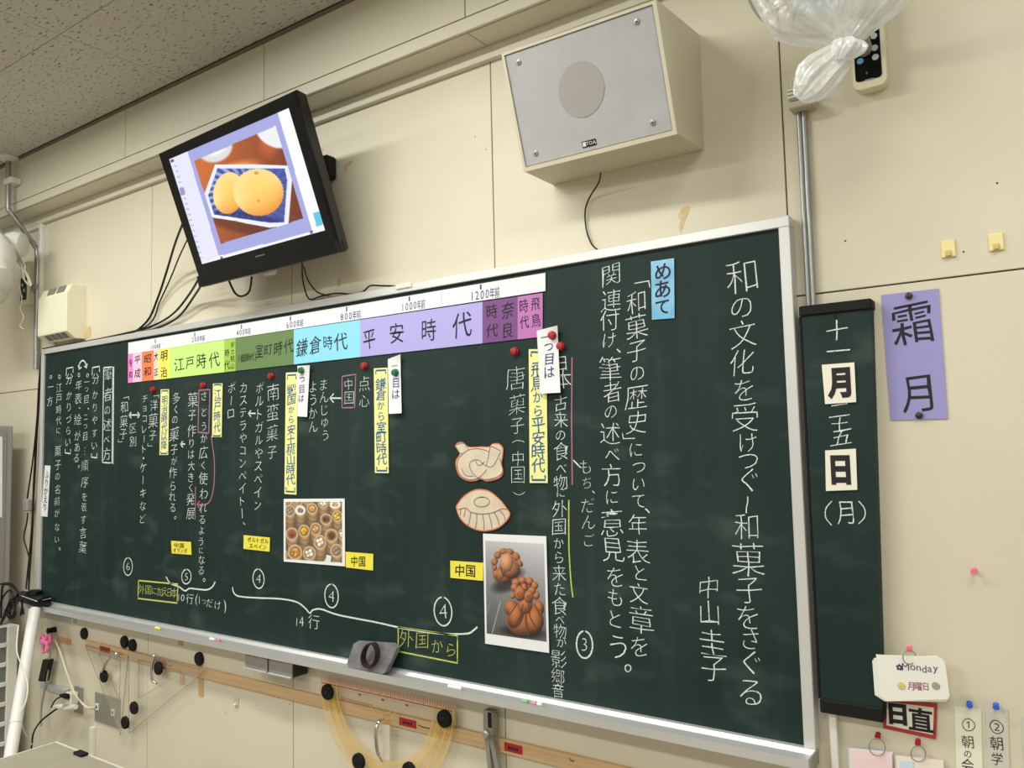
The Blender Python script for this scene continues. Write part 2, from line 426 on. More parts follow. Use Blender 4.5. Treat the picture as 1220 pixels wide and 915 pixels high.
# proud band under the soffit, the soffit and the upper panels
ZB = 1.178 + CAMZ; ZSF = 1.222 + CAMZ; ZUP = 1.262 + CAMZ
MB().box((-6.6, -0.022, ZB), (1.8, -0.0005, ZSF + .015), M_wall_up, .001).build('fascia_board', wall)
upper = tag(MB().box((-6.6, -0.118, ZSF + .004), (1.8, 0.0, CZ), M_gap).build('trim_1'), kind='structure')
MB().box((-6.6, -0.130, ZSF), (1.8, -0.119, ZUP), M_wall_up, .001).build('fascia_board', upper)
xs_u = [-6.07, -5.13, -4.20, -3.266, -2.334, -1.403, -0.47, 0.46, 1.4]
for a, b in zip(xs_u, xs_u[1:]):
    MB().box((a + g / 2, -0.130, ZUP + g), (b - g / 2, -0.119, CZ - .012), M_wall_up, .001).build('wall_panel', upper)
    MB().box((a + g / 2, -0.117, ZSF - .002), (b - g / 2, -0.023, ZSF + .003), M_wall_up).build('soffit_board', upper)
MB().box((-6.6, -0.136, CZ - .012), (1.8, -0.118, CZ), mat('cornice_grey', (120, 112, 95), .6)).build('cornice', upper)
ceil = tag(MB().box((-6.6, -8.5, CZ + .012), (1.8, 0.05, CZ + .06), mat('ceiling_backing', (95, 90, 78), .9)).build('ceiling'), kind='structure')
TW, TD = 0.91, 0.455
x0 = -2.865 - 4 * TW
for i in range(9):
    for j in range(18):
        xa = x0 + i * TW; ya = -0.595 - j * TD
        yb = ya + TD
        if j < 7: MB().box((xa + .0015, ya + .0015, CZ), (xa + TW - .0015, min(yb, -0.137) - .0015, CZ + .011), M_ceil).build('ceiling_tile', ceil)
MB().box((-6.6, -8.5, CZ), (1.8, -0.595 - 6 * TD - .003, CZ + .011), M_ceil).build('ceiling_board', ceil)
# wear that belongs to the wall: brown glue marks, holes
M_glue = mat('glue_stain', (196, 160, 96), .5, c2=(212, 196, 158), nscale=60)
def mark(pts, par=wall, y=-0.0006, m=M_glue):
    return MB().add([at(x, yy, y) for x, yy in pts], [list(range(len(pts)))], m).build('glue_mark', par)
mark([(811, 250), (817, 245), (822, 247), (820, 254), (816, 263), (811, 278), (809, 272), (811, 262), (807, 258)])
mark([(410, 199), (415, 193), (421, 191), (419, 195), (414, 199), (412, 207), (409, 205)])
mark([(103, 390), (108, 388), (109, 398), (107, 403), (102, 403)])
mark([(402, 334), (406, 331), (405, 340), (400, 346), (403, 340)])
hm = MB()
for x, y in ((566, 163), (579, 178), (385, 178), (306, 840), (268, 848), (345, 839), (332, 831), (1007, 287), (1188, 218), (1148, 300), (270, 850)):
    p = at(x, y, -0.0006); hm.lathe(p, (0, -1, 0), [(0, .002), (.0004, .0018)], M_blackm, 8)
hm.build('nail_holes', wall)['kind'] = 'stuff'

# ================================================================== BLACKBOARD
XL, XR, ZT, ZBt = -4.155, -0.545, 0.4957 + CAMZ, -0.7035 + CAMZ
bb = empty('blackboard', (-2.35, -0.02, ZBt), 'wide dark green blackboard with silver frame and chalk tray, covered in chalk writing', 'blackboard')
MB().box((XL - .01, BOARD, ZBt - .01), (XR + .01, -0.004, ZT + .01), M_board).build('writing_surface', bb)
fw = .026
def prof_h(z0, z1, x0, x1): return MB().box((x0, FRONT, z0), (x1, -0.004, z1), M_aluw, .0015)
prof_h(ZT, ZT + fw, XL - fw, XR + fw).build('frame_rail', bb)
MB().box((XL - fw, FRONT, ZBt - .012), (XL, -0.004, ZT), M_aluw, .0015).build('frame_stile', bb)
MB().box((XR, FRONT, ZBt - .012), (XR + fw, -0.004, ZT), M_aluw, .0015).build('frame_stile', bb)
# chalk tray: hollow profile swept along x
TY = -0.098; TZ = ZBt - .006
pr = [(-.030, ZBt + .001), (-.040, ZBt - .001), (-.050, TZ - .004), (-.066, TZ - .0075), (-.082, TZ - .006), (-.0935, TZ - .001), (-.0955, TZ + .0015), (TY, TZ + .001), (TY, TZ - .0215), (TY + .004, TZ - .0225), (-.06, TZ - .020), (-.030, TZ - .020)]
xa, xb = XL - .072, XR + .026
mb = MB(); n = len(pr)
mb.add([(xa, y, z) for y, z in pr] + [(xb, y, z) for y, z in pr], [(i, (i + 1) % n, n + (i + 1) % n, n + i) for i in range(n)] + [list(range(n))[::-1], [n + i for i in range(n)]], M_alu)
mb.build('chalk_tray', bb)
MB().box((xb - .001, TY - .001, TZ - .026), (xb + .004, -.03, TZ + .006), M_steel, .001).build('tray_end_cap', bb)

YC = BOARD - .0007              # plane of the chalk
def ch(items, m=M_chalk, hand=1.0, off=-0.006, **k): off -= .015 if off > -.008 else .006; return write('chalk_writing', bb, items, YC, m, off, hand, **k)
def L(*a): return list(a)
# title column and author
ch([(c, x, y, h) for c, x, y, h in (('和', 883, 329, 40), ('の', 884, 366, 27), ('文', 885, 398, 30), ('化', 884, 432, 32), ('を', 886, 464, 29), ('受', 888, 497, 33), ('け', 891, 527, 25), ('つ', 891, 549, 25), ('ぐ', 892, 572, 31), ('ー', 890, 601, 24), ('和', 889, 627, 33), ('菓', 891, 666, 37), ('子', 892, 703, 31), ('を', 891, 735, 30), ('さ', 894, 762, 25), ('ぐ', 895, 790, 30), ('る', 894, 826, 36))], off=-0.012)
ch([('中', 844, 700, 28), ('山', 845, 730, 27), ('圭', 849, 765, 32), ('子', 850, 797, 31)], off=-0.012)
ch([('「', 765, 340, 26), ('和', 758, 360, 27), ('菓', 758, 389, 30), ('子', 759, 418, 25), ('の', 759, 445, 20), ('歴', 758, 474, 28), ('史', 759, 503, 26), ('」', 749, 519, 22), ('に', 758, 536, 20), ('つ', 761, 557, 18), ('い', 761, 577, 18), ('て', 761, 597, 19), ('、', 771, 609, 20), ('年', 760, 625, 25), ('表', 760, 657, 31), ('と', 763, 683, 20), ('文', 761, 707, 26), ('章', 764, 738, 31), ('を', 762, 770, 25)], off=-0.010)
ch([('関', 728, 328, 27), ('連', 728, 358, 25), ('付', 726, 381, 25), ('け', 726, 405, 20), ('、', 737, 418, 18), ('筆', 727, 439, 29), ('者', 729, 467, 25), ('の', 728, 491, 19), ('述', 727, 516, 26), ('べ', 729, 542, 20), ('方', 729, 566, 26), ('に', 729, 592, 18), ('意', 729, 622, 33), ('見', 730, 655, 30), ('を', 733, 687, 25), ('も', 733, 712, 23), ('と', 733, 738, 22), ('う', 736, 771, 30), ('。', 748, 796, 30)], off=-0.010)
ch([('も', 697, 556, 19), ('ち', 699, 575, 16), ('、', 707, 586, 12), ('だ', 700, 602, 19), ('ん', 701, 622, 18), ('ご', 702, 643, 16)], off=-0.006)
ch([('日', 669, 433, 20), ('本', 671, 452, 22), ('古', 668, 480, 18), ('来', 668, 500, 20), ('の', 668, 519, 15), ('食', 669, 537, 22), ('べ', 669, 558, 15), ('物', 668, 575, 20), ('に', 668, 587, 12), ('外', 667, 606, 21), ('国', 666, 628, 20), ('か', 666, 647, 14), ('ら', 666, 664, 15), ('来', 666, 683, 19), ('た', 667, 702, 17), ('食', 667, 722, 21), ('べ', 667, 738, 13), ('物', 667, 752, 17), ('が', 669, 765, 13), ('影', 666, 785, 21), ('郷', 665, 806, 19), ('音', 665, 823, 17)], off=0.0)
ch([('唐', 614, 450, 29), ('菓', 616, 482, 24), ('子', 616, 507, 20), ('（', 617, 526, 18), ('中', 617, 546, 19), ('国', 617, 566, 21), ('）', 618, 588, 18)], off=-0.006)
ch([('点', 434, 457, 18), ('心', 434, 478, 16)], off=-.004)
ch([('中', 415, 458, 15), ('国', 416, 474, 17)], off=-.004)
ch(seq('まんじゅう', 385.5, 458, 387.5, 519, 15), off=-.004)
ch(seq('ようかん', 373, 461, 373, 508, 15), off=-.004)
ch([('南', 325.5, 467, 22), ('蛮', 325, 491, 21), ('菓', 324.4, 516, 21), ('子', 324, 539, 17)], off=-.004)
ch(seq('ポルトガルやスペイン', 309.6, 462, 307, 602, 14.5), off=-.002)
ch(seq('カステラやコンペイトー', 290, 462, 288.5, 612, 14) + [('、', 291, 624, 12)], off=-.002)
ch(seq('ボーロ', 276, 462, 275, 493, 14), off=-.002)
ch([('さ', 243, 472, 12), ('と', 243, 491, 12), ('う', 243, 508, 13), ('が', 243, 522, 12), ('広', 242.4, 539, 16), ('く', 242, 554, 12), ('使', 242, 570, 17), ('わ', 243, 588, 15), ('れ', 242, 605, 14), ('る', 241, 619, 13), ('よ', 240, 632, 12), ('う', 239.5, 645, 12), ('に', 239.5, 656, 9), ('な', 240, 667, 12), ('る', 239.5, 680, 13), ('。', 243, 691, 14)], off=0)
ch([('菓', 229.6, 476, 18), ('子', 229, 495, 15), ('作', 228.4, 513, 16), ('り', 228, 528, 13), ('は', 227.6, 541, 12), ('大', 228, 555, 13), ('き', 227.5, 569, 13), ('く', 227.4, 581, 11), ('発', 227, 595, 15), ('展', 227, 612, 16)], off=0)
ch([('多', 210, 474, 15), ('く', 209.5, 488, 12), ('の', 208.4, 500, 12), ('菓', 207.6, 517, 18), ('子', 207.5, 536, 15), ('が', 207.5, 549, 11), ('作', 206, 563, 15), ('ら', 206, 579, 13), ('れ', 205.6, 592, 13), ('る', 205.6, 605, 13), ('。', 208.8, 617, 12)], off=0)
ch(seq('チョコレート', 172.6, 475, 171.5, 535, 11.5) + [('・', 171, 546, 12)] + seq('ケーキなど', 170.5, 557, 170, 618, 13), off=0)
ch([('「', 186, 473, 14), ('洋', 183.5, 483, 15), ('菓', 182.5, 501, 18), ('子', 182, 519, 14), ('」', 178.5, 530, 13)], off=0)
ch([('「', 150.5, 475, 14), ('和', 148, 485, 15), ('菓', 147.5, 502, 17), ('子', 147, 517, 14), ('」', 143.5, 525, 13)], off=0)
ch([('区', 158.5, 510, 13), ('別', 158.3, 526, 14)], off=0)
ch([('筆', 128.6, 446, 17), ('者', 128.4, 470, 17), ('の', 128, 489, 13), ('述', 127.6, 506, 16), ('べ', 127, 524, 12), ('方', 127, 541, 16)], off=0)
ch([('分', 114, 451, 15)] + seq('かりやすい', 113.4, 470, 112.4, 531, 12), off=0)
ch([('。', 104.5, 447, 16), ('一', 103.4, 455, 11), ('つ', 103, 464, 8), ('目', 103, 476, 12), ('、', 105, 487, 10), ('二', 102, 497, 9), ('つ', 101.8, 508, 8), ('目', 101.5, 520, 12), ('…', 101, 537, 12), ('順', 101, 555, 15), ('序', 101, 574, 15), ('を', 100.6, 592, 12), ('表', 100, 604, 13), ('す', 99.5, 619, 13), ('言', 99, 635, 15), ('葉', 98.8, 652, 16)], off=0)
ch([('。', 94, 447, 16), ('年', 93.7, 459, 14), ('表', 93, 475, 15), ('、', 95, 486, 9), ('絵', 92.6, 500, 15), ('が', 92.4, 519, 13), ('あ', 92, 533, 13), ('る', 91, 546, 13), ('。', 94, 556, 12)], off=0)
ch([('分', 82.6, 451, 15)] + seq('かりづらい', 82.3, 471, 81, 527, 12), off=0)
ch([('。', 71, 449, 16), ('江', 70.4, 462, 12), ('戸', 70.2, 475, 13), ('時', 70, 488, 12), ('代', 70, 501, 12), ('に', 69.4, 513, 9), ('菓', 69, 537, 15), ('子', 69, 554, 13), ('の', 68.6, 568, 11), ('名', 68.4, 583, 13), ('前', 68, 597, 12), ('が', 68, 611, 11), ('な', 68, 628, 12), ('い', 67.8, 643, 11), ('。', 71, 654, 12)], off=0)
ch([('。', 60.7, 449, 16), ('一', 60.3, 461, 12), ('方', 59.5, 478, 13)], off=0)
ch([('1', 213, 712, 12, 7), ('0', 217.5, 712, 12, 9), ('行', 226, 713.5, 13), ('(', 234, 714.5, 16, 12), ('1', 237.4, 715, 12, 7), ('つ', 242.8, 717, 8), ('だ', 249.5, 718.5, 12), ('け', 259.5, 721, 13), (')', 268, 722.5, 18, 14)], off=0)
ch([('1', 353.7, 741, 15, 9), ('4', 358.9, 740.5, 16, 11), ('行', 373.8, 741, 18)], off=0)
ch([('外', 169, 702, 13), ('国', 176.8, 703, 12), ('に', 183.8, 704, 10), ('加', 190.6, 705, 12), ('え', 196.6, 705, 12), ('日', 201.8, 706, 12, 7), ('本', 207.6, 706.5, 14)], M_chalky, off=0)
ch([('外', 484, 761, 21), ('国', 503, 763, 21), ('か', 521, 770, 17), ('ら', 537, 774, 17)], M_chalky, off=-.004)
# circled numbers
for c, x, y, rx, ry, h in (('3', 696.4, 768, 10, 15.5, 19), ('4', 527.8, 728.5, 10.5, 17, 24), ('4', 395, 710, 8.3, 13.5, 18), ('4', 308, 689.5, 6.6, 11.5, 15), ('5', 222, 687, 5.3, 9, 12), ('6', 152.5, 675, 5, 11, 13)):
    mb = MB(); mb.ribbon([at(a, b, YC) for a, b in ring_px(x, y, rx, ry)], .0045, M_chalk); mb.build('chalk_circle', bb)
    ch([(c, x, y, h, h * .85)], off=-.006)
def cs(name, lists, w=.004, m=M_chalk, smooth=False): return strokes(name, bb, lists, YC - .0002, w, m, smooth)
cs('chalk_brace', [[(277, 699.3), (278.7, 706.4), (285.7, 710.6), (308.6, 712.4), (333, 713.4), (352.7, 717), (363, 724), (369, 730.4), (372.8, 726.8), (382.6, 725.8), (403.8, 732.8), (446, 741), (484.9, 749.4), (523.6, 754.7), (555.4, 755), (564, 751), (568.7, 747)]], .0055, smooth=True)
cs('chalk_brace', [[(197.8, 687), (203, 695), (213, 699), (220.4, 703.8), (226, 701), (236, 702), (246.6, 702.6), (253, 699), (256.4, 693)]], .006, smooth=True)
def boxpx(p): return [line(list(p) + [p[0]], 4)]
cs('chalk_frame', boxpx([(123.5, 438), (134.4, 437.2), (133.4, 551.6), (122, 551)]), .006)
cs('chalk_line', [[(135.6, 437), (134.6, 553)]], .006)
cs('chalk_frame', boxpx([(407.6, 448.3), (423.8, 446), (422.6, 485.5), (407.6, 485.8)]), .0045, M_chalkp)
cs('chalk_frame', boxpx([(236.9, 465), (250, 464), (248.8, 516), (236, 515)]), .006, M_chalkp)
cs('chalk_frame', boxpx([(165, 691.6), (212, 696), (211, 718.5), (164.4, 713)]), .006, M_chalky)
cs('chalk_frame', boxpx([(474.4, 747), (545, 757.4), (545, 790), (474.4, 776)]), .0045, M_chalky)
cs('chalk_line', [line([(681.5, 425.7), (681, 500), (681.8, 578)])], .004, M_chalkp)
cs('chalk_line', [[(683, 548), (691.6, 557)]], .004)
cs('chalk_line', [spline([(677.7, 595.7), (677.8, 650), (680, 690), (682.6, 712)])], .004, M_chalky)
cs('chalk_line', [line([(233, 580), (232.4, 619)])], .005, M_chalkp)
cs('chalk_arrow', [spline([(251.5, 519.7), (255, 545), (255.5, 565), (254, 584), (250, 597), (244, 601), (234.5, 601)]), [(238, 597), (234.3, 601), (238.5, 606)]], .005, M_chalkp)
cs('chalk_arrow', [[(406.7, 474.3), (393.4, 474.3)], [(397.5, 469), (393, 474.3), (397.5, 479.5)]], .005)
cs('chalk_arrow', [[(304.5, 492.5), (296, 492.5)], [(299, 489), (295.8, 492.5), (299, 496.5)]], .005)
cs('chalk_arrow', [[(220.5, 529), (215, 529)], [(218, 525.5), (215, 529), (218, 533)]], .006)
cs('chalk_arrow', [[(153.6, 494.4), (166.4, 494.4)], [(156.4, 491), (153.4, 494.4), (156.4, 498)], [(163.8, 491), (166.6, 494.4), (163.8, 498)]], .006)
cs('chalk_arrow', [spline([(94, 440), (95, 433), (98.5, 429.5), (101.5, 432), (103.3, 438)]), [(93.2, 435), (94, 440), (97, 437.5)], [(100.5, 436), (103.3, 438.5), (104, 433)]], .007)
for x0, x1, y in ((109.7, 118.5, 441), (78.8, 87, 442)):
    cs('chalk_bracket', [[(x0, y + 6), (x0 + .5, y - 3), (x1, y - 4.5), (x1, y + 2)]], .006)
for x0, x1, y in ((109, 115.5, 543), (77.6, 84, 538)):
    cs('chalk_bracket', [[(x0, y - 3), (x0, y + 1.5), (x1, y + 2.5), (x1, y - 3)]], .006)

# ================================================================== CARDS ON THE BOARD
def quad(px4, y): return [at(a, b, y) for a, b in px4]
def card(name, px4, label, cat, m, y=None, t=.0012, group=None, part='sheet'):
    y = (BOARD - .0035) if y is None else y
    e = empty(name, at(px4[3][0], px4[3][1], y), label, cat, group)
    MB().slab(quad(px4, y), t, m).build(part, e); return e, y
def sub(P, u, v):              # point in a pixel quad
    TL, TR, BR, BL = P; return ((1 - v) * ((1 - u) * TL[0] + u * TR[0]) + v * ((1 - u) * BL[0] + u * BR[0]), (1 - v) * ((1 - u) * TL[1] + u * TR[1]) + v * ((1 - u) * BL[1] + u * BR[1]))
# timeline: white scale strip and coloured era sheets
TLq = [(152.8, 408.3), (649.7, 325), (649.7, 346.7), (152.8, 421.8)]
def tl_top(x): return 408.3 + (325 - 408.3) * (x - 152.8) / 496.9
def tl_mid(x): return 421.8 + (349 - 421.8) * (x - 152.8) / 493.5
def tl_bot(x): return 456.2 + (401 - 456.2) * (x - 152.8) / 493.8
e, y = card('timeline_strip', TLq, 'long white paper strip with year marks along the top of the blackboard', 'paper strip', M_paper, BOARD - .004)
mb = MB()
for x in (185, 232, 287.6, 346, 413, 487.7, 572.7): mb.ribbon([at(x, tl_top(x) + 1, y - .0005), at(x, tl_top(x) + 5.5 + x / 400, y - .0005)], .006, M_navy)
mb.build('tick_marks', e)
for x in (526, 330): MB().ribbon([at(x, tl_top(x) + .6, y - .0004), at(x, tl_mid(x) - 1, y - .0004)], .0012, M_grey).build('paper_joint', e)
for s_, cx, cy, w, h in (('100年前', 185, 413, 12.5, 7), ('200年前', 236, 403.6, 16, 8), ('400年前', 290, 395.5, 17.5, 9), ('600年前', 351, 386, 21, 10), ('800年前', 417.4, 376, 25, 11), ('1000年前', 492, 364, 29, 12), ('1200年前', 577.4, 350.5, 36, 14)):
    k = len(s_); it = []
    for i, c in enumerate(s_):
        t = (i + .5) / k - .5; it.append((c, cx + t * w, cy - t * w * .165, h if c.isdigit() else h * .95, w / k * (1.45 if c.isdigit() else 1.0)))
    write('lettering', e, it, y - .0006, M_navy, 0.0, .5)
eras = [('令和', 152.5, 158.3, (238, 130, 200)), ('平成', 158.3, 169, (250, 196, 222)), ('昭和', 169, 183, (246, 128, 80)), ('大正', 183, 189, (250, 212, 200)), ('明治', 189, 202, (250, 240, 90)),
        ('江戸時代', 202, 267, (196, 236, 130)), ('安土桃山時代', 267, 280.5, (158, 196, 78)), ('室町時代', 280.5, 350, (100, 130, 76)), ('鎌倉時代', 350, 429, (138, 212, 240)),
        ('平安時代', 429, 574.8, (172, 164, 224)), ('奈良時代', 574.8, 616.7, (116, 66, 130)), ('飛鳥時代', 616.7, 646.4, (184, 112, 178))]
ET = {
 '令和': [('令', 155.6, 432.5, 11, 5), ('和', 155.5, 446.5, 9, 5)], '平成': [('平', 163.7, 428.5, 11, 8), ('成', 163.7, 444.5, 12, 8)],
 '昭和': [('昭', 175.8, 427.5, 11, 9), ('和', 175.4, 442.6, 12, 9)], '大正': [('大', 185.9, 424.7, 11, 5.5), ('正', 185.9, 443.5, 9, 5.5)],
 '明治': [('明', 195.5, 423.7, 14, 9), ('治', 195.2, 443.3, 14, 9)],
 '江戸時代': [('江', 213.5, 434, 18, 13), ('戸', 226, 432.5, 15, 10), ('時', 240, 430, 19, 12), ('代', 255, 428.8, 20, 14)],
 '安土桃山時代': [('安', 277, 410.5, 7, 5), ('土', 277, 418.5, 7, 5), ('桃', 277, 427, 8, 5), ('山', 277, 436, 8, 5), ('時', 270.4, 420.5, 10, 6), ('代', 270.3, 435, 11, 7)],
 '室町時代': [('室', 309, 418, 18, 10), ('町', 319.4, 417, 14, 10), ('時', 331.4, 415, 18, 11), ('代', 343.8, 412.4, 19, 12)] + [(c, 284.5 + i * 4, 427.5 - i * .6, 10, 4.6) for i, c in enumerate('(戦国時代')] + [(')', 304.5, 425, 12, 6)],
 '鎌倉時代': [('鎌', 359.8, 414, 22, 14), ('倉', 375.5, 411, 22, 14), ('時', 390.6, 408, 18, 12), ('代', 406, 407, 22, 16)],
 '平安時代': [('平', 440, 404.8, 25, 15), ('安', 472.5, 397, 25, 18), ('時', 511, 393, 26, 18), ('代', 550, 387.5, 30, 22)],
 '奈良時代': [('奈', 605, 369.3, 19, 14), ('良', 605, 393, 19, 13), ('時', 586, 370.7, 17, 13), ('代', 586, 393.7, 17, 15)],
 '飛鳥時代': [('飛', 638, 362, 16, 11), ('鳥', 638.4, 381.5, 16, 11), ('時', 624, 364.5, 16, 10), ('代', 624.6, 384, 16, 11)]}
cn = {'令和': 'narrow pink', '平成': 'pale pink', '昭和': 'orange', '大正': 'very narrow cream pink', '明治': 'bright yellow', '江戸時代': 'light green', '安土桃山時代': 'narrow mid green', '室町時代': 'dark green', '鎌倉時代': 'light blue', '平安時代': 'long lavender', '奈良時代': 'deep purple', '飛鳥時代': 'mauve'}
for i, (nm, xa_, xb_, c) in enumerate(eras):
    q = [(xa_, tl_mid(xa_)), (xb_, tl_mid(xb_)), (xb_, tl_bot(xb_)), (xa_, tl_bot(xa_))]
    e, y = card('era_sheet', q, cn[nm] + ' era sheet lettered ' + nm + ' in the timeline under the white strip', 'paper sheet', mat('sheet_' + cn[nm].replace(' ', '_'), c, .6), BOARD - .0035, .0012, 'coloured era sheets of the timeline')
    write('lettering', e, ET[nm], y - .0006, M_ink, 0.0 if xa_ > 195 else .008, .8, scale=1.0)
# era title cards with blue writing
for nm, P, text, h, lab in (
    ('period_card', [(191.4, 464), (201.4, 463.7), (200.2, 542), (190, 542)], '明治時代以降', 12, 'short pale yellow card lettered 明治時代以降, leftmost of the yellow period cards'),
    ('period_card', [(253.7, 457), (265, 456.7), (263.9, 520.8), (252.6, 520.8)], '江戸時代', 13.5, 'shortest pale yellow card, lettered 江戸時代, under the light green era sheet'),
    ('period_card', [(340.6, 444), (354.5, 443.3), (353, 589.4), (338.8, 588.5)], '戦国から安土桃山時代', 13, 'tall pale yellow card lettered 戦国から安土桃山時代 above the steamer basket photo'),
    ('period_card', [(445.4, 438.9), (461.6, 438), (463, 563.7), (446.6, 563.4)], '鎌倉から室町時代', 14, 'pale yellow card lettered 鎌倉から室町時代 under the lavender era sheet'),
    ('period_card', [(629.9, 416), (650.8, 416), (652.5, 575.4), (631, 575.4)], '飛鳥から平安時代', 18, 'widest pale yellow card, lettered 飛鳥から平安時代, partly covered by a white strip')):
    e, y = card(nm, P, lab, 'card', M_ycard, group='pale yellow period cards')
    n = len(text); w = (P[1][0] - P[0][0]) * .76
    it = []
    for i, c in enumerate(text):
        px, py = sub(P, .5, .10 + .82 * (i + .5) / n); it.append((c, px, py, h * (1 if ord(c) > 0x3100 else .8), w * (1 if ord(c) > 0x3100 else .75)))
    write('lettering', e, it, y - .0006, M_bluei, .004, .9, scale=1.0)
    for v0, v1 in ((.045, .022), (.955, .978)):
        mb = MB(); mb.ribbon([at(*sub(P, .14, v0 + (v0 - v1) * .5), y - .0005), at(*sub(P, .14, v1), y - .0005), at(*sub(P, .86, v1), y - .0005), at(*sub(P, .86, v0 + (v0 - v1) * .5), y - .0005)], .006, M_bluei)
        mb.build('bracket_line', e)
# white tags held by magnets
def curled(name, P, y, label, cat, m, group=None):   # strip whose top corner and foot stand off a little
    e = empty(name, at(P[3][0], P[3][1], y), label, cat, group); nu, nv = 4, 14; vs = []; fs = []
    for s_ in (0, 1):
        for j in range(nv + 1):
            for i in range(nu + 1):
                u, v = i / nu, j / nv; lift = .010 * max(0, .12 - v) / .12 * u + .008 * max(0, v - .86) / .14
                vs.append(at(*sub(P, u, v), y - lift) + Vector((0, .0006 * s_, 0)))
    N = (nu + 1) * (nv + 1)
    for j in range(nv):
        for i in range(nu):
            a = j * (nu + 1) + i; fs.append((a, a + nu + 1, a + nu + 2, a + 1)); fs.append((N + a, N + a + 1, N + a + nu + 2, N + a + nu + 1))
    rim = [i for i in range(nu + 1)] + [(j) * (nu + 1) + nu for j in range(1, nv + 1)] + [nv * (nu + 1) + i for i in range(nu - 1, -1, -1)] + [j * (nu + 1) for j in range(nv - 1, 0, -1)]
    for a, b in zip(rim, rim[1:] + rim[:1]): fs.append((a, b, N + b, N + a))
    MB().add(vs, fs, m, True).build('sheet', e); return e, y
e, y = curled('paper_tag', [(639.5, 394), (664, 387.7), (667.6, 467.7), (643.6, 469)], BOARD - .008, 'white paper tag with a red magnet, overlapping the mauve sheet and the widest yellow card', 'paper tag', M_paper, 'white ordinal tags')
write('lettering', e, [('一', 649.5, 401.6, 12), ('つ', 653.6, 413.6, 13), ('目', 654.4, 428, 15), ('は', 654.4, 443.5, 15)], y - .0006, M_navy, .004, .8)
e, y = curled('paper_tag', [(462, 428), (477, 422), (478.4, 492.3), (463.3, 493)], BOARD - .006, 'white paper tag with a green magnet in its middle, hanging under the lavender sheet', 'paper tag', M_paper, 'white ordinal tags')
write('lettering', e, [('二', 470, 433, 9), ('目', 471.8, 456.5, 12), ('は', 471.7, 469.6, 12)], y - .0006, M_navy, .004, .8)
e, y = curled('paper_tag', [(354.4, 436), (369, 435), (365.7, 496.7), (354.4, 496)], BOARD - .006, 'white paper tag with a green magnet near its top, hanging under the light blue sheet', 'paper tag', M_paper, 'white ordinal tags')
write('lettering', e, [('三', 360, 447, 8), ('つ', 360, 452, 9), ('目', 359.5, 463.5, 11), ('は', 358.8, 474.5, 10)], y - .0006, M_navy, .004, .8)
P = [(53.4, 554.4), (60, 555), (56.4, 615.7), (49.2, 615)]
e, y = card('paper_tag', P, 'narrow white tag lettered ふりかえり at the far left edge of the blackboard', 'paper tag', M_paper)
write('lettering', e, [(c, *sub(P, .5, .1 + .8 * (i + .5) / 5), 10.5, 5.2) for i, c in enumerate('ふりかえり')], y - .0006, M_ink, .01, .6)
P = [(775.5, 311.6), (803, 307.6), (803.6, 379), (776.7, 381)]
e, y = card('goal_card', P, 'glossy light blue card lettered めあて at the top of the blackboard', 'card', mat('cloudy_blue_card', (150, 208, 238), .2, c2=(95, 165, 215), nscale=14))
write('lettering', e, [('め', 789.6, 323.5, 20, 20), ('あ', 789.3, 344.5, 21, 20), ('て', 789, 366, 19, 18)], y - .0006, M_ink, .012, .3)
# small yellow labels
for P, rows, lab in (
    ([(536.4, 668), (575.8, 670.6), (575.4, 692), (536.7, 688.4)], [('中国', 547.5, 560.6, 680, 15)], 'small yellow label lettered 中国 left of the photo of two brown pastries'),
    ([(411.6, 657.4), (444.6, 660), (444.3, 679.7), (412, 676)], [('中国', 422, 431.3, 668.8, 13)], 'small yellow label lettered 中国 at the lower right of the steamer basket photo'),
    ([(290.4, 637.5), (321.4, 640.5), (321, 657.3), (290, 653.8)], [('ポルトガル', 297, 317.5, 643.8, 6.5), ('スペイン', 299, 315, 651.3, 6.5)], 'small yellow label lettered ポルトガル and スペイン in two rows'),
    ([(203.8, 644.4), (227.4, 645.7), (228, 661), (204.6, 659.3)], [('中国', 210, 216.5, 649.8, 6), ('オランダ', 208, 221, 656, 6)], 'smallest yellow label, lettered 中国 and オランダ, leftmost of the yellow labels')):
    e, y = card('yellow_label', P, lab, 'label', M_yellow, group='small bright yellow labels')
    it = []
    for s_, a, b, yy, h in rows:
        n = len(s_); sl = (P[1][1] - P[0][1]) / (P[1][0] - P[0][0])
        for i, c in enumerate(s_):
            px = a + (b - a) * i / (n - 1); it.append((c, px, yy + (px - (a + b) / 2) * sl, h, (b - a) / (n - 1) * .92))
    write('lettering', e, it, y - .0006, M_ink, .01, .6, scale=1.0)

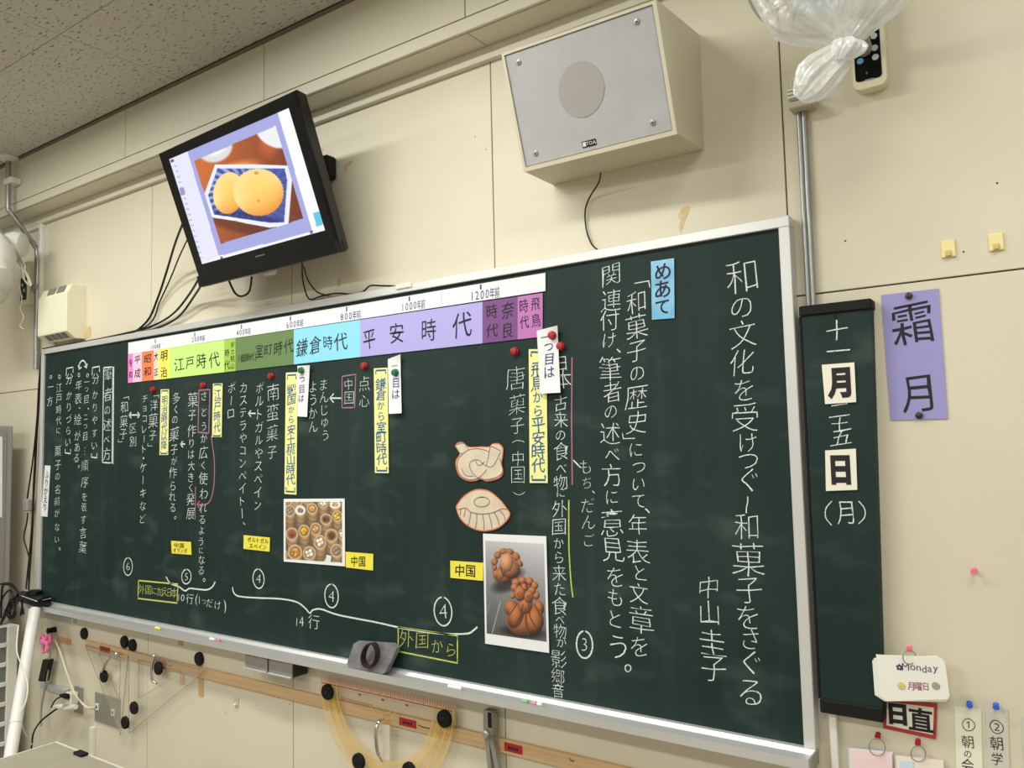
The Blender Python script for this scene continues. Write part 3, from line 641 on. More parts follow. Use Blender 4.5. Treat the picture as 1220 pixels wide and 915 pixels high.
# ---------------------------------------------------------------- printed photographs
M_print = vcol_mat('printed_photo', .35, coat=.2)
def paint_steamers(px, py, U, V):
    X = (px - 320) * 7.04; Y = (py - 570) * 7.04
    C = np.tile(np.array([[120., 92, 62]]), (len(X), 1))
    a, _ = ell(X, Y, 470, 690, 95, 50); C = over(C, a, (222, 224, 228))
    S = [(150, 205, 45, 25, 3), (240, 205, 46, 22, 3), (330, 200, 40, 16, 3), (557, 218, 50, 40, 8), (458, 212, 44, 36, 6), (178, 272, 46, 50, 0), (266, 268, 46, 46, 1), (366, 255, 46, 46, 2),
         (577, 318, 44, 48, 4), (482, 342, 50, 48, 5), (620, 470, 35, 50, 6), (395, 425, 48, 54, 2), (298, 442, 48, 54, 7), (195, 467, 52, 56, 9), (527, 480, 54, 58, 5), (432, 535, 52, 62, 6), (130, 640, 30, 45, 3), (222, 620, 60, 66, 10), (342, 628, 54, 60, 6), (570, 606, 52, 58, 0)]
    for cx, cy, rx, ry, k in S:
        for q in range(9):
            a, _ = ell(X, Y, cx + q * 1.5, cy + 8 + (8 - q) * 13, rx * .98, ry * .95, 0, .05)
            f = 1 - .035 * (8 - q); e_ = np.clip((X - cx) / rx, -1, 1); shade = (1 - .35 * e_ ** 2)[:, None]
            C = over(C, a, np.array([[186., 152, 112]]) * f * shade * (.84 if q % 3 == 0 else 1))
        a, _ = ell(X, Y, cx, cy, rx, ry); C = over(C, a, (205, 178, 142))
        a, _ = ell(X, Y, cx, cy, rx * .8, ry * .78); C = over(C, a, (150, 118, 84))
        rnd = random.Random(int(cx * 7 + cy))
        pal = {0: (150, 146, 138), 1: (226, 222, 215), 2: (226, 176, 118), 3: (196, 160, 118), 4: (244, 206, 60), 5: (120, 70, 46), 6: (236, 226, 208), 7: (246, 178, 28), 8: (240, 232, 220), 9: (156, 76, 52), 10: (232, 160, 70)}[k]
        if k in (1, 8):
            a, _ = ell(X, Y, cx, cy, rx * .9, ry * .85); C = over(C, a, (235, 233, 228)); pal = (150, 140, 125) if k == 1 else (224, 178, 110)
        nb = 4 if k in (6, 4, 0) else 7
        for i in range(nb):
            t = i * 6.283 / nb + rnd.random(); rr = .36 if nb == 4 else .3
            C = blob(C, X, Y, cx + math.cos(t) * rx * rr, cy + math.sin(t) * ry * rr, rx * (.3 if nb == 4 else .26), ry * (.3 if nb == 4 else .26), np.array(pal) * rnd.uniform(.85, 1.12), 0, .5)
    return C
P = [(338, 594.4), (410.5, 594), (411, 674.8), (338, 669)]
e, y = card('steamer_photo', P, 'square white-bordered photo print of many bamboo steamer baskets', 'photo', M_paper, BOARD - .004, part='photo_paper')
Z = lambda x, yy: (320 + x / 7.04, 570 + yy / 7.04)
paint_sheet('photo_print', e, quad([Z(143, 197), Z(615, 195), Z(616, 706), Z(143, 676)], y - .0005), 150, 160, paint_steamers, M_print)
def paint_pastry(px, py, U, V):
    X = (px - 520) * 5.38; Y = (py - 620) * 5.38
    t = np.clip((Y - 130) / 640, 0, 1); w = np.sin(X * .9 - Y * .12) * 5 + np.sin(X * .37 + 1) * 6
    base = 196 - 120 * t ** .8 + 18 * np.clip((X - 400) / 300, -.5, 1); base = base + w * (t + .3)
    C = np.stack([base, base, base + 4], 1)
    a, _ = ell(X, Y, 440, 415, 80, 42, -.3, .7); C = over(C, a * .8, (38, 35, 36))
    a, _ = ell(X, Y, 520, 345, 45, 30, -.5, .8); C = over(C, a * .6, (60, 56, 56))
    a, _ = ell(X, Y, 555, 715, 135, 38, 0.1, .6); C = over(C, a * .85, (26, 23, 24))
    C = seg(C, X, Y, [(410, 520), (355, 730)], 2.5, (175, 172, 170)); C = seg(C, X, Y, [(345, 520), (325, 600)], 1.5, (150, 148, 148))
    B = (170, 112, 76)
    C = blob(C, X, Y, 425, 350, 62, 52, B, 0, .7); C = blob(C, X, Y, 470, 310, 70, 60, B, .5, .7)
    for cx, cy, rx, ry, an in ((385, 340, 26, 34, -.4), (372, 300, 16, 22, 0), (373, 265, 20, 26, .5), (392, 222, 24, 24, .6), (430, 198, 26, 20, 0), (470, 200, 28, 20, .3), (510, 232, 24, 30, -.6), (535, 272, 16, 28, -.5), (410, 345, 26, 40, .3)):
        C = blob(C, X, Y, cx, cy, rx, ry, B, an, .65)
    C = blob(C, X, Y, 450, 270, 42, 62, (206, 146, 108), .1, .6)
    C = seg(C, X, Y, [(410, 300), (425, 345), (440, 360)], 3, (90, 48, 28))
    D = (174, 108, 66)
    C = blob(C, X, Y, 560, 640, 112, 102, D, 0, .75); C = blob(C, X, Y, 480, 560, 44, 50, D, .3, .8); C = blob(C, X, Y, 655, 560, 34, 50, D, -.2, .8)
    C = blob(C, X, Y, 625, 640, 62, 90, D, -.1, .8); C = blob(C, X, Y, 510, 610, 48, 84, D, .3, .8); C = blob(C, X, Y, 570, 540, 46, 60, D, 0, .7)
    for p in ([(555, 540), (540, 610), (500, 680)], [(590, 540), (600, 620), (640, 690)], [(630, 540), (660, 600), (680, 640)], [(520, 530), (480, 590), (462, 610)], [(572, 560), (575, 640), (590, 735)]): C = seg(C, X, Y, p, 4, (104, 52, 26))
    for cx, cy, rx, ry in ((510, 398, 28, 26), (550, 385, 26, 24), (596, 390, 26, 26), (628, 418, 24, 26), (500, 430, 24, 28), (640, 480, 22, 28), (612, 450, 26, 26), (560, 430, 30, 26), (535, 470, 36, 48), (592, 490, 30, 40), (488, 485, 16, 18)):
        C = blob(C, X, Y, cx, cy, rx, ry, (184, 116, 72), 0, .75)
    for cx, cy, r in ((533, 472, 18), (592, 490, 15)):
        pts = [(cx + r * (1 - i / 22) * math.cos(i * .6), cy + 1.3 * r * (1 - i / 22) * math.sin(i * .6)) for i in range(20)]; C = seg(C, X, Y, pts, 2.4, (116, 60, 32))
    for p in ([(575, 395), (577, 425)], [(530, 400), (545, 420)], [(610, 405), (596, 428)]): C = seg(C, X, Y, p, 4, (84, 40, 22))
    return C
P = [(575.4, 635.8), (650.7, 639), (654.2, 778), (578, 766.8)]
e, y = card('pastry_photo', P, 'tall white-bordered photo print of two twisted brown fried pastries', 'photo', M_paper, BOARD - .005, part='photo_paper')
Z = lambda x, yy: (520 + x / 5.38, 620 + yy / 5.38)
paint_sheet('photo_print', e, quad([Z(313, 130), Z(688, 150), Z(706, 778), Z(322, 724)], y - .0005), 130, 200, paint_pastry, M_print)

# ---------------------------------------------------------------- drawn cut-outs
M_orange = mat('orange_edge', (214, 116, 84), .6); M_beige = mat('beige_paper', (214, 198, 174), .6, noise=.1, nscale=22); M_pen = mat('grey_pen', (128, 114, 108), .7)
Z1 = lambda x, yy: (420 + x / 4.161, 380 + yy / 4.161)
def cutout(name, label, out, lines, Z, width=.0026):
    c = np.mean(out, 0)
    O = spline(out + [out[0]], 5)[:-1]; I = [(c[0] + (a - c[0]) * .955, c[1] + (b - c[1]) * .94) for a, b in O]
    y = BOARD - .004; e = empty(name, at(*Z(*c), y), label, 'paper cutout', 'orange-edged drawings of old sweets')
    MB().slab([at(*Z(*p), y) for p in O], .0012, M_orange).build('backing', e)
    MB().slab([at(*Z(*p), y - .0006) for p in I], .0004, M_beige).build('drawing_paper', e)
    mb = MB()
    for l in lines: mb.ribbon([at(*Z(*p), y - .001) for p in spline(l, 5)], width, M_pen)
    mb.build('drawn_lines', e)
cutout('knot_cutout', 'cut-out drawing of a knotted dough ring, upper of the two drawings',
       [(507, 630), (522, 612), (548, 611), (572, 632), (600, 634), (640, 632), (678, 632), (695, 618), (725, 617), (747, 640), (745, 680), (740, 720), (748, 755), (735, 785), (700, 800), (660, 805), (637, 792), (610, 803), (570, 803), (530, 780), (512, 735), (512, 700), (530, 668)],
       [[(514, 636), (530, 662), (545, 668)], [(520, 622), (540, 616), (556, 618)], [(556, 618), (576, 650)], [(545, 670), (575, 650), (615, 643), (655, 650), (676, 660)], [(545, 670), (522, 700), (520, 740), (540, 780), (580, 797), (620, 790), (650, 765), (665, 745)],
        [(680, 632), (700, 636), (735, 655)], [(682, 634), (672, 690), (662, 728)], [(733, 660), (712, 705), (690, 733), (655, 725), (625, 700), (590, 705), (580, 730), (600, 770), (640, 795), (700, 790), (740, 765), (742, 730), (728, 690)], [(610, 705), (622, 725), (640, 722), (655, 705)], [(540, 740), (560, 775), (600, 780)]], Z1)
Z2 = lambda x, yy: (500 + x / 3.27, 510 + yy / 3.27)
cutout('dumpling_cutout', 'cut-out drawing of a pleated dumpling, lower of the two drawings',
       [(140, 305), (165, 270), (200, 245), (235, 237), (275, 247), (315, 280), (340, 312), (353, 335), (340, 362), (310, 388), (275, 400), (240, 402), (205, 392), (172, 370), (150, 340)],
       [ring_px(242, 288, 30, 19, 20, .02), [(150, 318), (180, 312), (200, 328), (240, 335), (285, 330), (320, 315), (340, 318)], [(180, 312), (172, 345)], [(200, 328), (192, 370), (186, 378)], [(222, 332), (222, 365), (216, 392)], [(245, 335), (250, 370), (250, 397)], [(268, 332), (278, 365), (282, 392)], [(290, 328), (304, 355), (310, 380)], [(310, 320), (328, 340), (332, 360)], [(160, 315), (158, 340)]], Z2, .003)

# ---------------------------------------------------------------- round magnets on the board
def magnet(px, py, m, label, first=None, y=BOARD - .001, r=.0125, h=.013):
    p = at(px, py, y)
    if first: o = copy_tree(first, None, p)
    else: o = MB().lathe(p, (0, -1, 0), [(0, r), (h * .35, r), (h * .55, r * .82), (h * .8, r * .86), (h * .95, r * .8), (h, r * .6)], m, 18).build('round_magnet', None, p)
    return tag(o, label, 'magnet', 'round magnets on the blackboard')
m0 = magnet(614.2, 418.5, M_red, 'round red magnet on bare board left of the widest yellow card (lettered 飛鳥から平安時代)')
for x, y_, l, yy in ((668.8, 412.5, 'round red magnet just right of the rightmost white tag', BOARD - .001), (435, 436, 'round red magnet under the left end of the lavender sheet', BOARD - .001), (323.8, 448, 'round red magnet under the dark green sheet', BOARD - .001),
                  (243, 459, 'round red magnet above the pink-framed chalk word under the light green sheet', BOARD - .001), (183.4, 464, 'leftmost round red magnet, under the coloured sheets', BOARD - .001), (658.7, 399.7, 'round red magnet pinned on the rightmost white tag', BOARD - .009)):
    magnet(x, y_, M_red, l, m0, yy)
g0 = magnet(471.7, 444, M_green, 'round green magnet in the middle of the white tag under the lavender sheet', None, BOARD - .007)
magnet(360, 441.3, M_green, 'round green magnet at the top of the white tag under the light blue sheet', g0, BOARD - .007)

# ---------------------------------------------------------------- eraser and chalks on the tray
er = empty('blackboard_eraser', at(440, 800, -.085), 'grey felt blackboard eraser with dark strap handle, leaning on the chalk tray', 'eraser')
Fp = [(425.2, 764.5), (467, 767.6), (472, 772.5), (470, 779), (459, 801.5), (455, 803), (416, 795.5), (413.2, 791), (421, 767.5)]
fr = []
for (a, b) in Fp:
    t = (b - 764) / 39; fr.append(at(a, b, -.052 - .034 * t))
bk = [p + Vector((0.002, .017, .002)) for p in fr]
bk = [Vector((p.x, min(p.y, -.0415), max(p.z, TZ + .001))) for p in bk]; n = len(fr)
MB().add(fr + bk, [list(range(n))[::-1], [n + i for i in range(n)]] + [(i, (i + 1) % n, n + (i + 1) % n, n + i) for i in range(n)], mat('dusty_felt', (112, 110, 112), .95, noise=.25, nscale=45, bump=.5, bscale=150)).build('felt_body', er)
mb = MB()
for k in range(17):
    pass
loop = []
for k in range(25):
    a = 2 * math.pi * k / 24; x = 438.3 + 7.8 * math.cos(a) * (1 + .05 * math.sin(a)); yv = 781.2 + 13.2 * math.sin(a); loop.append(at(x + (781 - yv) * .12, yv, -.098))
vs = []; fs = []
for p in loop: vs += [p, p + Vector((0, .022, 0)), p + (p - sum(loop, Vector()) / 25) * .13, p + (p - sum(loop, Vector()) / 25) * .13 + Vector((0, .022, 0))]
for k in range(24):
    a = 4 * k; b = a + 4; fs += [(a, b, b + 1, a + 1), (a + 2, a + 3, b + 3, b + 2), (a, a + 2, b + 2, b), (a + 1, b + 1, b + 3, a + 3)]
MB().add(vs, fs, mat('brown_strap', (52, 34, 32), .6), True).build('strap_handle', er)
def chalkstick(px, py, ln, c, label, ang=0.0):
    p = at(px, py, -.078); d = Vector((math.cos(ang), math.sin(ang) * .3, 0)) * ln / 2; p.z = TZ + .0005
    o = MB().tube([p - d, p - d * .9, p + d * .9, p + d], [.0045, .005, .005, .0045], mat('chalk_' + str(c), c, .9), 8, False).build('chalk_stick')
    return tag(o, label, 'chalk', 'chalk sticks on the tray')
chalkstick(188, 746.7, .035, (236, 232, 90), 'short yellow chalk at the left part of the tray')
chalkstick(253, 760.5, .028, (240, 240, 236), 'short white chalk beside the pink chalk left of the eraser', .1)
chalkstick(260.5, 762.5, .022, (232, 120, 160), 'pink chalk stub left of the eraser')
chalkstick(542, 818.5, .05, (240, 240, 240), 'long white chalk right of the eraser')
chalkstick(625, 833.2, .022, (140, 190, 150), 'pale green chalk stub on the tray, below the pastry photo')
chalkstick(636.5, 836.5, .014, (235, 150, 180), 'tiny pink chalk bit next to the green chalk stub')
chalkstick(643, 837.3, .016, (238, 240, 236), 'tiny white chalk bit, rightmost chalk on the tray', .4)
#PART2
# ================================================================== TELEVISION
N_tv = Vector((0.02523168, 0.95955136, 0.2804007)); P_tv = Vector((-2.68134905, 1.6509211 + CAMY, 1.07817327 + CAMZ))
def tvp(px, py, off=0.0):       # point on the screen plane (plus an offset towards the wall)
    r = Vector(ray(px, py)); o = Vector((CAMX, CAMY, CAMZ)); k = (P_tv - o).dot(N_tv) / r.dot(N_tv); return o + r * k + N_tv * off
tv = empty('television', tvp(300, 290, .05), 'black flat television tilted down on the wall, screen showing two round yellow sweets', 'television')
O4 = [(188, 182.8), (350.5, 107), (404.5, 300.5), (240, 342.4)]; S4 = [(200.5, 190), (343.8, 128.4), (387.2, 274.4), (239.7, 315)]
of = [tvp(*p) for p in O4]; cen = sum(of, Vector()) / 4
mb = MB(); a_ = [p + (p - cen) * .004 + N_tv * .010 for p in of]; b_ = [tvp(*p, .0) for p in S4]; c_ = [tvp(*p, .008) for p in S4]
o1 = [p + (cen - p).normalized() * .006 for p in of]
vs = a_ + o1 + b_ + c_; fs = []
for r_ in range(3):
    for i in range(4): fs.append((r_ * 4 + i, r_ * 4 + (i + 1) % 4, r_ * 4 + 4 + (i + 1) % 4, r_ * 4 + 4 + i))
mb.add(vs, fs, M_gloss).build('bezel', tv)
bk = [p + (cen - p) * .03 + N_tv * .055 for p in of]; bk2 = [p + (cen - p) * .3 + N_tv * .10 for p in of]
MB().add(a_ + bk + bk2, [(0, 3, 2, 1)] + [(r_ + i, r_ + (i + 1) % 4, r_ + 4 + (i + 1) % 4, r_ + 4 + i) for r_ in (0, 4) for i in range(4)] + [(8, 9, 10, 11)], M_black).build('rear_housing', tv)
sb = [(237.0, 329), (400.3, 286), (404.5, 300.5), (240, 342.4)]
MB().hexa([tvp(*p, -.010) for p in sb], [tvp(*p, .03) for p in sb], M_gloss).build('speaker_bar', tv)
MB().hexa([tvp(*p, -.0005) for p in [(304, 305.3), (315, 302.3), (315.3, 303.8), (304.3, 306.8)]], [tvp(*p, .002) for p in [(304, 305.3), (315, 302.3), (315.3, 303.8), (304.3, 306.8)]], mat('dim_grey_print', (90, 90, 92), .5)).build('maker_mark', tv)
MB().hexa([tvp(*p, .02) for p in [(308, 327), (324, 322.5), (322, 328), (310, 330)]], [tvp(*p, .022) for p in [(308, 327), (324, 322.5), (322, 328), (310, 330)]], M_white).build('paper_sticker', tv)
def paint_tv(px, py, U, V):
    X = (px - 150) * 3.267; Y = (py - 80) * 3.267
    C = np.tile(np.array([[244., 246, 255]]), (len(X), 1))
    lav = inpoly(X, Y, [(238, 325), (590, 176), (726, 640), (362, 735)]); C = over(C, lav, (166, 170, 226))
    C = over(C, inpoly(X, Y, [(165, 362), (238, 330), (362, 735), (293, 768)]), (232, 232, 252))
    C = over(C, inpoly(X, Y, [(208, 472), (226, 468), (232, 496), (214, 500)]), (150, 156, 200))
    for i in range(18): C = over(C, ell(X, Y, 190 + i * 5.8 + 4, 385 + i * 21, 7, 3.5)[0] * .5, (150, 156, 200))
    ph = inpoly(X, Y, [(265, 366), (583, 228), (690, 590), (370, 688)])
    Q = np.zeros_like(C); t = np.clip((X - 300) / 380, 0, 1)[:, None]; Q[:] = (1 - t) * np.array([[206., 110, 46]]) + t * np.array([[116., 46, 22]])
    q = np.clip((Y - 430) / 260, 0, 1)[:, None]; Q = Q * (1 - .35 * q) + np.array([[120., 48, 24]]) * .35 * q
    Q = blob(Q, X, Y, 430, 400, 90, 28, (228, 140, 66), -.3, .2, soft=.8)
    Q = blob(Q, X, Y, 560, 300, 40, 60, (180, 84, 40), .3, .2, soft=.8)
    Q = over(Q, ell(X, Y, 345, 310, 70, 60, -.3, .15)[0], (224, 222, 224)); Q = over(Q, ell(X, Y, 340, 300, 55, 44, -.3, .3)[0], (250, 250, 252))
    Q = over(Q, ell(X, Y, 575, 262, 74, 46, .5, .15)[0], (240, 240, 244))
    Q = over(Q, ell(X, Y, 470, 625, 190, 26, .25, .7)[0] * .5, (60, 20, 14))
    dish = [(350, 382), (632, 384), (642, 440), (628, 618), (560, 618), (335, 585), (308, 500)]
    Q = over(Q, inpoly(X, Y, dish), (232, 238, 252))
    inner = [(356, 394), (618, 394), (628, 440), (616, 604), (560, 606), (344, 574), (320, 500)]
    Q = over(Q, inpoly(X, Y, inner), (66, 78, 160))
    cx, cy = 480, 495; an = np.arctan2((Y - cy) * 1.3, X - cx); rr = np.hypot(X - cx, (Y - cy) * 1.3)
    st = (np.sin(an * 30 + rr * .035) > .15).astype(float) * inpoly(X, Y, inner) * np.clip((rr - 95) / 20, 0, 1)
    lt = np.clip((520 - X) / 200 + .4, 0.12, 1) * .9; Q = over(Q, st * lt * .9, (176, 196, 246))
    Q = over(Q, ell(X, Y, 470, 585, 150, 20, .16, .5)[0] * .7 * inpoly(X, Y, inner), (24, 28, 96))
    Q = seg(Q, X, Y, [(335, 578), (400, 588), (470, 604), (560, 620), (628, 612), (642, 440), (634, 388), (500, 383), (350, 384), (308, 500), (335, 578)], 4.5, (240, 244, 255))
    rim = 1 + .03 * np.sin(np.arctan2(Y - 490, X - 398) * 40)
    for cx, cy, rx, ry in ((400, 490, 60, 82), (516, 487, 98, 92)):
        rg = 1 + .012 * np.sin(np.arctan2(Y - cy, X - cx) * 46)
        a, d = ell(cx + (X - cx) * rg, cy + (Y - cy) * rg, cx, cy, rx, ry, .15, .04)
        k = np.clip(((X - cx) / rx * .5 + (Y - cy) / ry * .75) + .1, 0, 1)[:, None]
        base = np.array([[255., 226, 150]]) * (1 - k) + np.array([[236., 140, 44]]) * k
        yel = np.clip(1 - ((X - cx - 10) / rx) ** 2 - ((Y - cy) / ry) ** 2, 0, 1)[:, None]; base = base * (1 - .6 * yel) + np.array([[255., 206, 84]]) * .6 * yel
        Q = over(Q, a, base)
    Q = over(Q, ell(X, Y, 508, 412, 9, 6)[0] * .7, (190, 130, 60)); Q = over(Q, ell(X, Y, 515, 520, 7, 5)[0] * .6, (190, 130, 60))
    C = over(C, ph, Q)
    C = over(C, inpoly(X, Y, [(590, 170), (640, 150), (778, 640), (730, 652), (600, 190)]), (250, 250, 255))
    C = over(C, inpoly(X, Y, [(728, 568), (752, 560), (768, 612), (742, 622)]), (92, 200, 226))
    for a, b in ((372, 744), (722, 642)):
        C = over(C, inpoly(X, Y, [(a - 5, b - 5), (a + 5, b - 7), (a + 6, b + 5), (a - 4, b + 7)]), (90, 90, 120))
    C = over(C, inpoly(X, Y, [(172, 362), (186, 358), (189, 368), (175, 372)]), (90, 90, 110))
    return C
paint_sheet('screen', tv, [tvp(*p, .004) for p in S4], 260, 160, paint_tv, vcol_mat('lit_screen', .2, emit=1.0))
# bracket behind the television
mb = MB(); pc = cen + N_tv * .09
mb.box((pc.x - .17, -.012, pc.z - .09), (pc.x + .17, -.001, pc.z + .15), M_blackm, .002)
mb.build('mounting_plate', tv)
MB().tube([(pc.x, -.01, pc.z + .03), pc], .022, M_black, 8).build('bracket_arm', tv)
q0 = at(389, 197, -.04); MB().box((q0.x - .03, -.05, q0.z - .045), (q0.x + .012, -.0, q0.z + .038), M_blackm, .008).build('bracket_end', tv)
def cable(label, pts, r=.0035, m=M_black, name='cable', cat='cable', n=6, group=None):
    return tag(MB().tube([at(*p) if len(p) == 3 else p for p in pts], r, m, n).build(name), label, cat, group)
tcg = 'black cables of the television'
cable('black cable leaving the left side of the television, first from the left', [(217, 268, -.2), (208, 292, -.12), (199, 322, -.05), (188, 355, -.02), (175, 383, -.012), (150, 400, -.012), (110, 407, -.012), (66, 413, -.012), (51, 416, -.02)], .0045, group=tcg)
cable('black cable hanging beside the first one left of the television', [(224, 284, -.2), (214, 305, -.1), (203, 332, -.04), (190, 360, -.016), (178, 386, -.012), (140, 401, -.017), (100, 408.5, -.017)], .003, group=tcg)
cable('black cable from the lower left television corner sagging onto the board frame', [(240, 326, -.12), (226, 350, -.05), (206, 374, -.02), (180, 389, -.012), (150, 397, -.022), (110, 405.5, -.022), (80, 410.5, -.022)], .0045, group=tcg)
cable('lower black cable from the television corner, closest to the board frame', [(243, 334, -.12), (232, 352, -.05), (212, 378, -.02), (184, 392.5, -.012), (160, 398.5, -.027), (120, 406.5, -.027)], .0045, group=tcg)
cable('short black cable loop under the television', [(273, 335, -.13), (280, 349, -.1), (288, 353, -.09), (297, 347, -.1), (300, 330, -.13)], .004, group=tcg)
cable('thin black cable from under the television to the white plug on the board frame', [(360, 314, -.12), (361, 335, -.05), (368, 356, -.012), (382, 353, -.015), (400, 349.5, -.02), (420, 350.5, -.02), (433, 347, -.02), (441, 340.5, -.03), (455, 340.5, -.03), (474, 341, -.035)], .003, group=tcg)
cable('second thin black cable hanging from under the television to the board frame', [(362, 318, -.12), (367, 334, -.05), (378, 348, -.012), (392, 352, -.015)], .0025, group=tcg)
p = at(484, 341, -.03); tag(MB().box((p.x - .035, -.045, p.z - .010), (p.x + .035, -.02, p.z + .008), M_white, .003).build('cable_plug'), 'small white plug lying on the top of the blackboard frame', 'plug')

# ================================================================== WALL SPEAKER
def W3(x, d, z): return Vector((x, d + CAMY, z + CAMZ))
fTL, fTR, fBR, fBL = W3(-1.192, 1.699, 1.043), W3(-.733, 1.678, 1.023), W3(-.733, 1.772, .731), W3(-1.192, 1.794, .744)
bTL, bTR, bBR, bBL = W3(-1.192, 1.9385, 1.055), W3(-.733, 1.9385, 1.048), W3(-.735, 1.9385, .742), W3(-1.192, 1.9385, .744)
M_spk = mat('cream_speaker_case', (206, 200, 178), .5); M_grille = mat('grey_speaker_cloth', (176, 176, 178), .85, noise=.05, nscale=12, bump=.3, bscale=500)
sp = empty('box_speaker', (-.96, -.08, .735 + CAMZ), 'cream box loudspeaker with grey cloth front on the wall above the blackboard', 'speaker')
MB().hexa([fTL, fTR, fBR, fBL], [bTL, bTR, bBR, bBL], M_spk).build('cabinet', sp)
nf = (fTR - fTL).cross(fBL - fTL).normalized(); nf = nf if nf.y < 0 else -nf
def sf(u, v, o=0): return (1 - v) * ((1 - u) * fTL + u * fTR) + v * ((1 - u) * fBL + u * fBR) + nf * o
def bar(a, b, nme, m, o=.007):
    q = [sf(a[0], a[1], o), sf(b[0], a[1], o), sf(b[0], b[1], o), sf(a[0], b[1], o)]; q2 = [x - nf * (o + .001) for x in q]
    return MB().hexa(q, q2, m).build(nme, sp)
bar((0, 0), (1, .022), 'front_rim', M_spk); bar((0, .965), (1, 1), 'front_rim', M_spk); bar((0, .022), (.018, .965), 'front_rim', M_spk); bar((.978, .022), (1, .965), 'front_rim', M_spk)
gr = bar((.022, .028), (.972, .956), 'grille_cloth', M_grille, .003)
c = sf(.478, .47, .0032); MB().lathe(c, nf, [(0, .068), (.0006, .068), (.0008, .064)], mat('speaker_cone_shade', (164, 160, 156), .9), 36).build('driver_disc', sp)
for u, v in ((.105, .11), (.875, .105), (.872, .868), (.105, .87)):
    s_ = MB().lathe(sf(u, v, .003), nf, [(0, .0075), (.002, .0075), (.0035, .004)], M_steel, 12).build('screw', sp)
    MB().lathe(sf(u, v, .0066), nf, [(0, .0022), (.0004, .002)], M_blackm, 8).build('screw_slot', s_)
lg = bar((.425, .875), (.515, .925), 'maker_plate', M_black, .0045)
def text_on(name, parent, s_, cpos, ux, uz, h, m, off=.005, wscale=1.0, nrm=None):
    vs = []; fs = []; n = len(s_)
    x = 0; info = []
    for c in s_:
        if c == ' ': x += .35; continue
        V, Fs = glyph(c, off); w = V[:, 0].max() - V[:, 0].min(); info.append((V, Fs, x + w / 2)); x += w + .1
    for V, Fs, cx_ in info:
        k = len(vs); vs += [cpos + ux * ((q[0] + cx_ - x / 2) * h * wscale) + uz * (q[1] * h) for q in V]; fs += [[i + k for i in f] for f in Fs]
    return MB().add(vs, fs, m).build(name, parent)
ux = (fTR - fTL).normalized(); uz = (fTL - fBL).normalized()
text_on('lettering', lg, 'TOA', sf(.485, .9, .0050), ux, uz, .013, M_white)
bar((.43, .882), (.45, .918), 'maker_emblem', M_white, .005)
cable('thin black wire hanging from the bottom of the cream speaker', [(715.7, 206, -.10), (713, 218, -.06), (702, 236, -.015), (697, 253, -.008), (699, 275, -.008), (705, 291, -.008), (712, 297.5, -.012)], .0022, name='speaker_wire', cat='wire')

# ================================================================== LEFT END: pole, raceway, vent box, fan
pt = atz(10, 187, CZ); p2 = at(10, 248, pt.y)
pole = empty('conduit_pole', at(43, 440, -.02), 'grey steel pipe bending from the ceiling flange to the wall left of the blackboard', 'pipe')
MB().tube([pt, pt + (p2 - pt) * .5, p2, p2 + Vector((.004, .008, -.02)), at(28, 274, -.10), at(42, 294, -.025), at(44.5, 302, -.02), at(44, 350, -.02), at(43, 440, -.02)], .0125, M_pipe, 12).build('pipe', pole)
MB().lathe((pt.x, pt.y, CZ - .001), (0, 0, -1), [(0, .052), (.008, .052), (.016, .040), (.022, .018)], M_white, 24).build('ceiling_flange', pole)
for a, b in ((44, 342),): q = at(a, b, -.02); MB().box((q.x - .03, -.036, q.z - .012), (q.x + .018, 0, q.z + .012), M_steel, .002).build('clamp', pole)
q = at(10, 217, pt.y); MB().box((q.x - .016, q.y - .016, q.z - .014), (q.x + .06, -.131, q.z + .014), M_white, .003).build('pipe_clamp', pole)
rc = empty('corner_raceway', at(49, 345, -.01), 'white cable raceway turning down beside the vent box', 'raceway')
q = at(50, 266, -.01); q2 = at(49, 347, -.01)
MB().box((q.x - .014, -.02, q2.z - .05), (q.x + .014, 0, q.z), M_white, .002).build('vertical_duct', rc)
MB().box((-5.3, -.02, q.z - .022), (q.x - .0145, 0, q.z - .001), M_white, .002).build('horizontal_duct', rc)
# vent box
xr_ = at(102, 403, 0).x; yf_ = atx(79.5, 400, xr_).y; zb_ = at(102, 403.6, 0).z; zt_ = at(101.6, 341, 0).z; xl_ = at(45, 385, yf_).x
vb = empty('vent_box', (xr_ - .15, yf_ / 2, zb_), 'cream wall-mounted ventilation box with slotted top and bottom at the left end of the board', 'vent box')
ztf = at(80, 347.6, yf_).z; zbf = at(79.5, 393, yf_).z
prf = [(0, zb_), (yf_ * .55, zb_), (yf_ * .985, zbf - .004), (yf_, zbf + .004), (yf_, ztf - .006), (yf_ * .93, ztf + .004), (yf_ * .75, zt_), (0, zt_)]; n = len(prf)
MB().add([(xl_, y, z) for y, z in prf] + [(xr_, y, z) for y, z in prf], [(i, (i + 1) % n, n + (i + 1) % n, n + i) for i in range(n)] + [list(range(n))[::-1], [n + i for i in range(n)]], M_cream).build('housing', vb)
wv = xr_ - xl_
for k in range(4):
    a = xl_ + wv * (.20 + .18 * k); A1 = Vector((a, yf_ * .93, zbf + (zb_ - zbf) * .14)); A2 = Vector((a, yf_ * .64, zb_ + (zbf - zb_) * .2)); o = Vector((0, -.002, -.003)); dx = Vector((wv * .14, 0, 0))
    MB().add([A1 + o, A1 + dx + o, A2 + dx + o, A2 + o, A1, A1 + dx, A2 + dx, A2], [(0, 1, 2, 3), (4, 7, 6, 5), (0, 4, 5, 1), (1, 5, 6, 2), (2, 6, 7, 3), (3, 7, 4, 0)], mat('vent_shadow_grey', (120, 120, 112), .6)).build('vent_slot', vb)
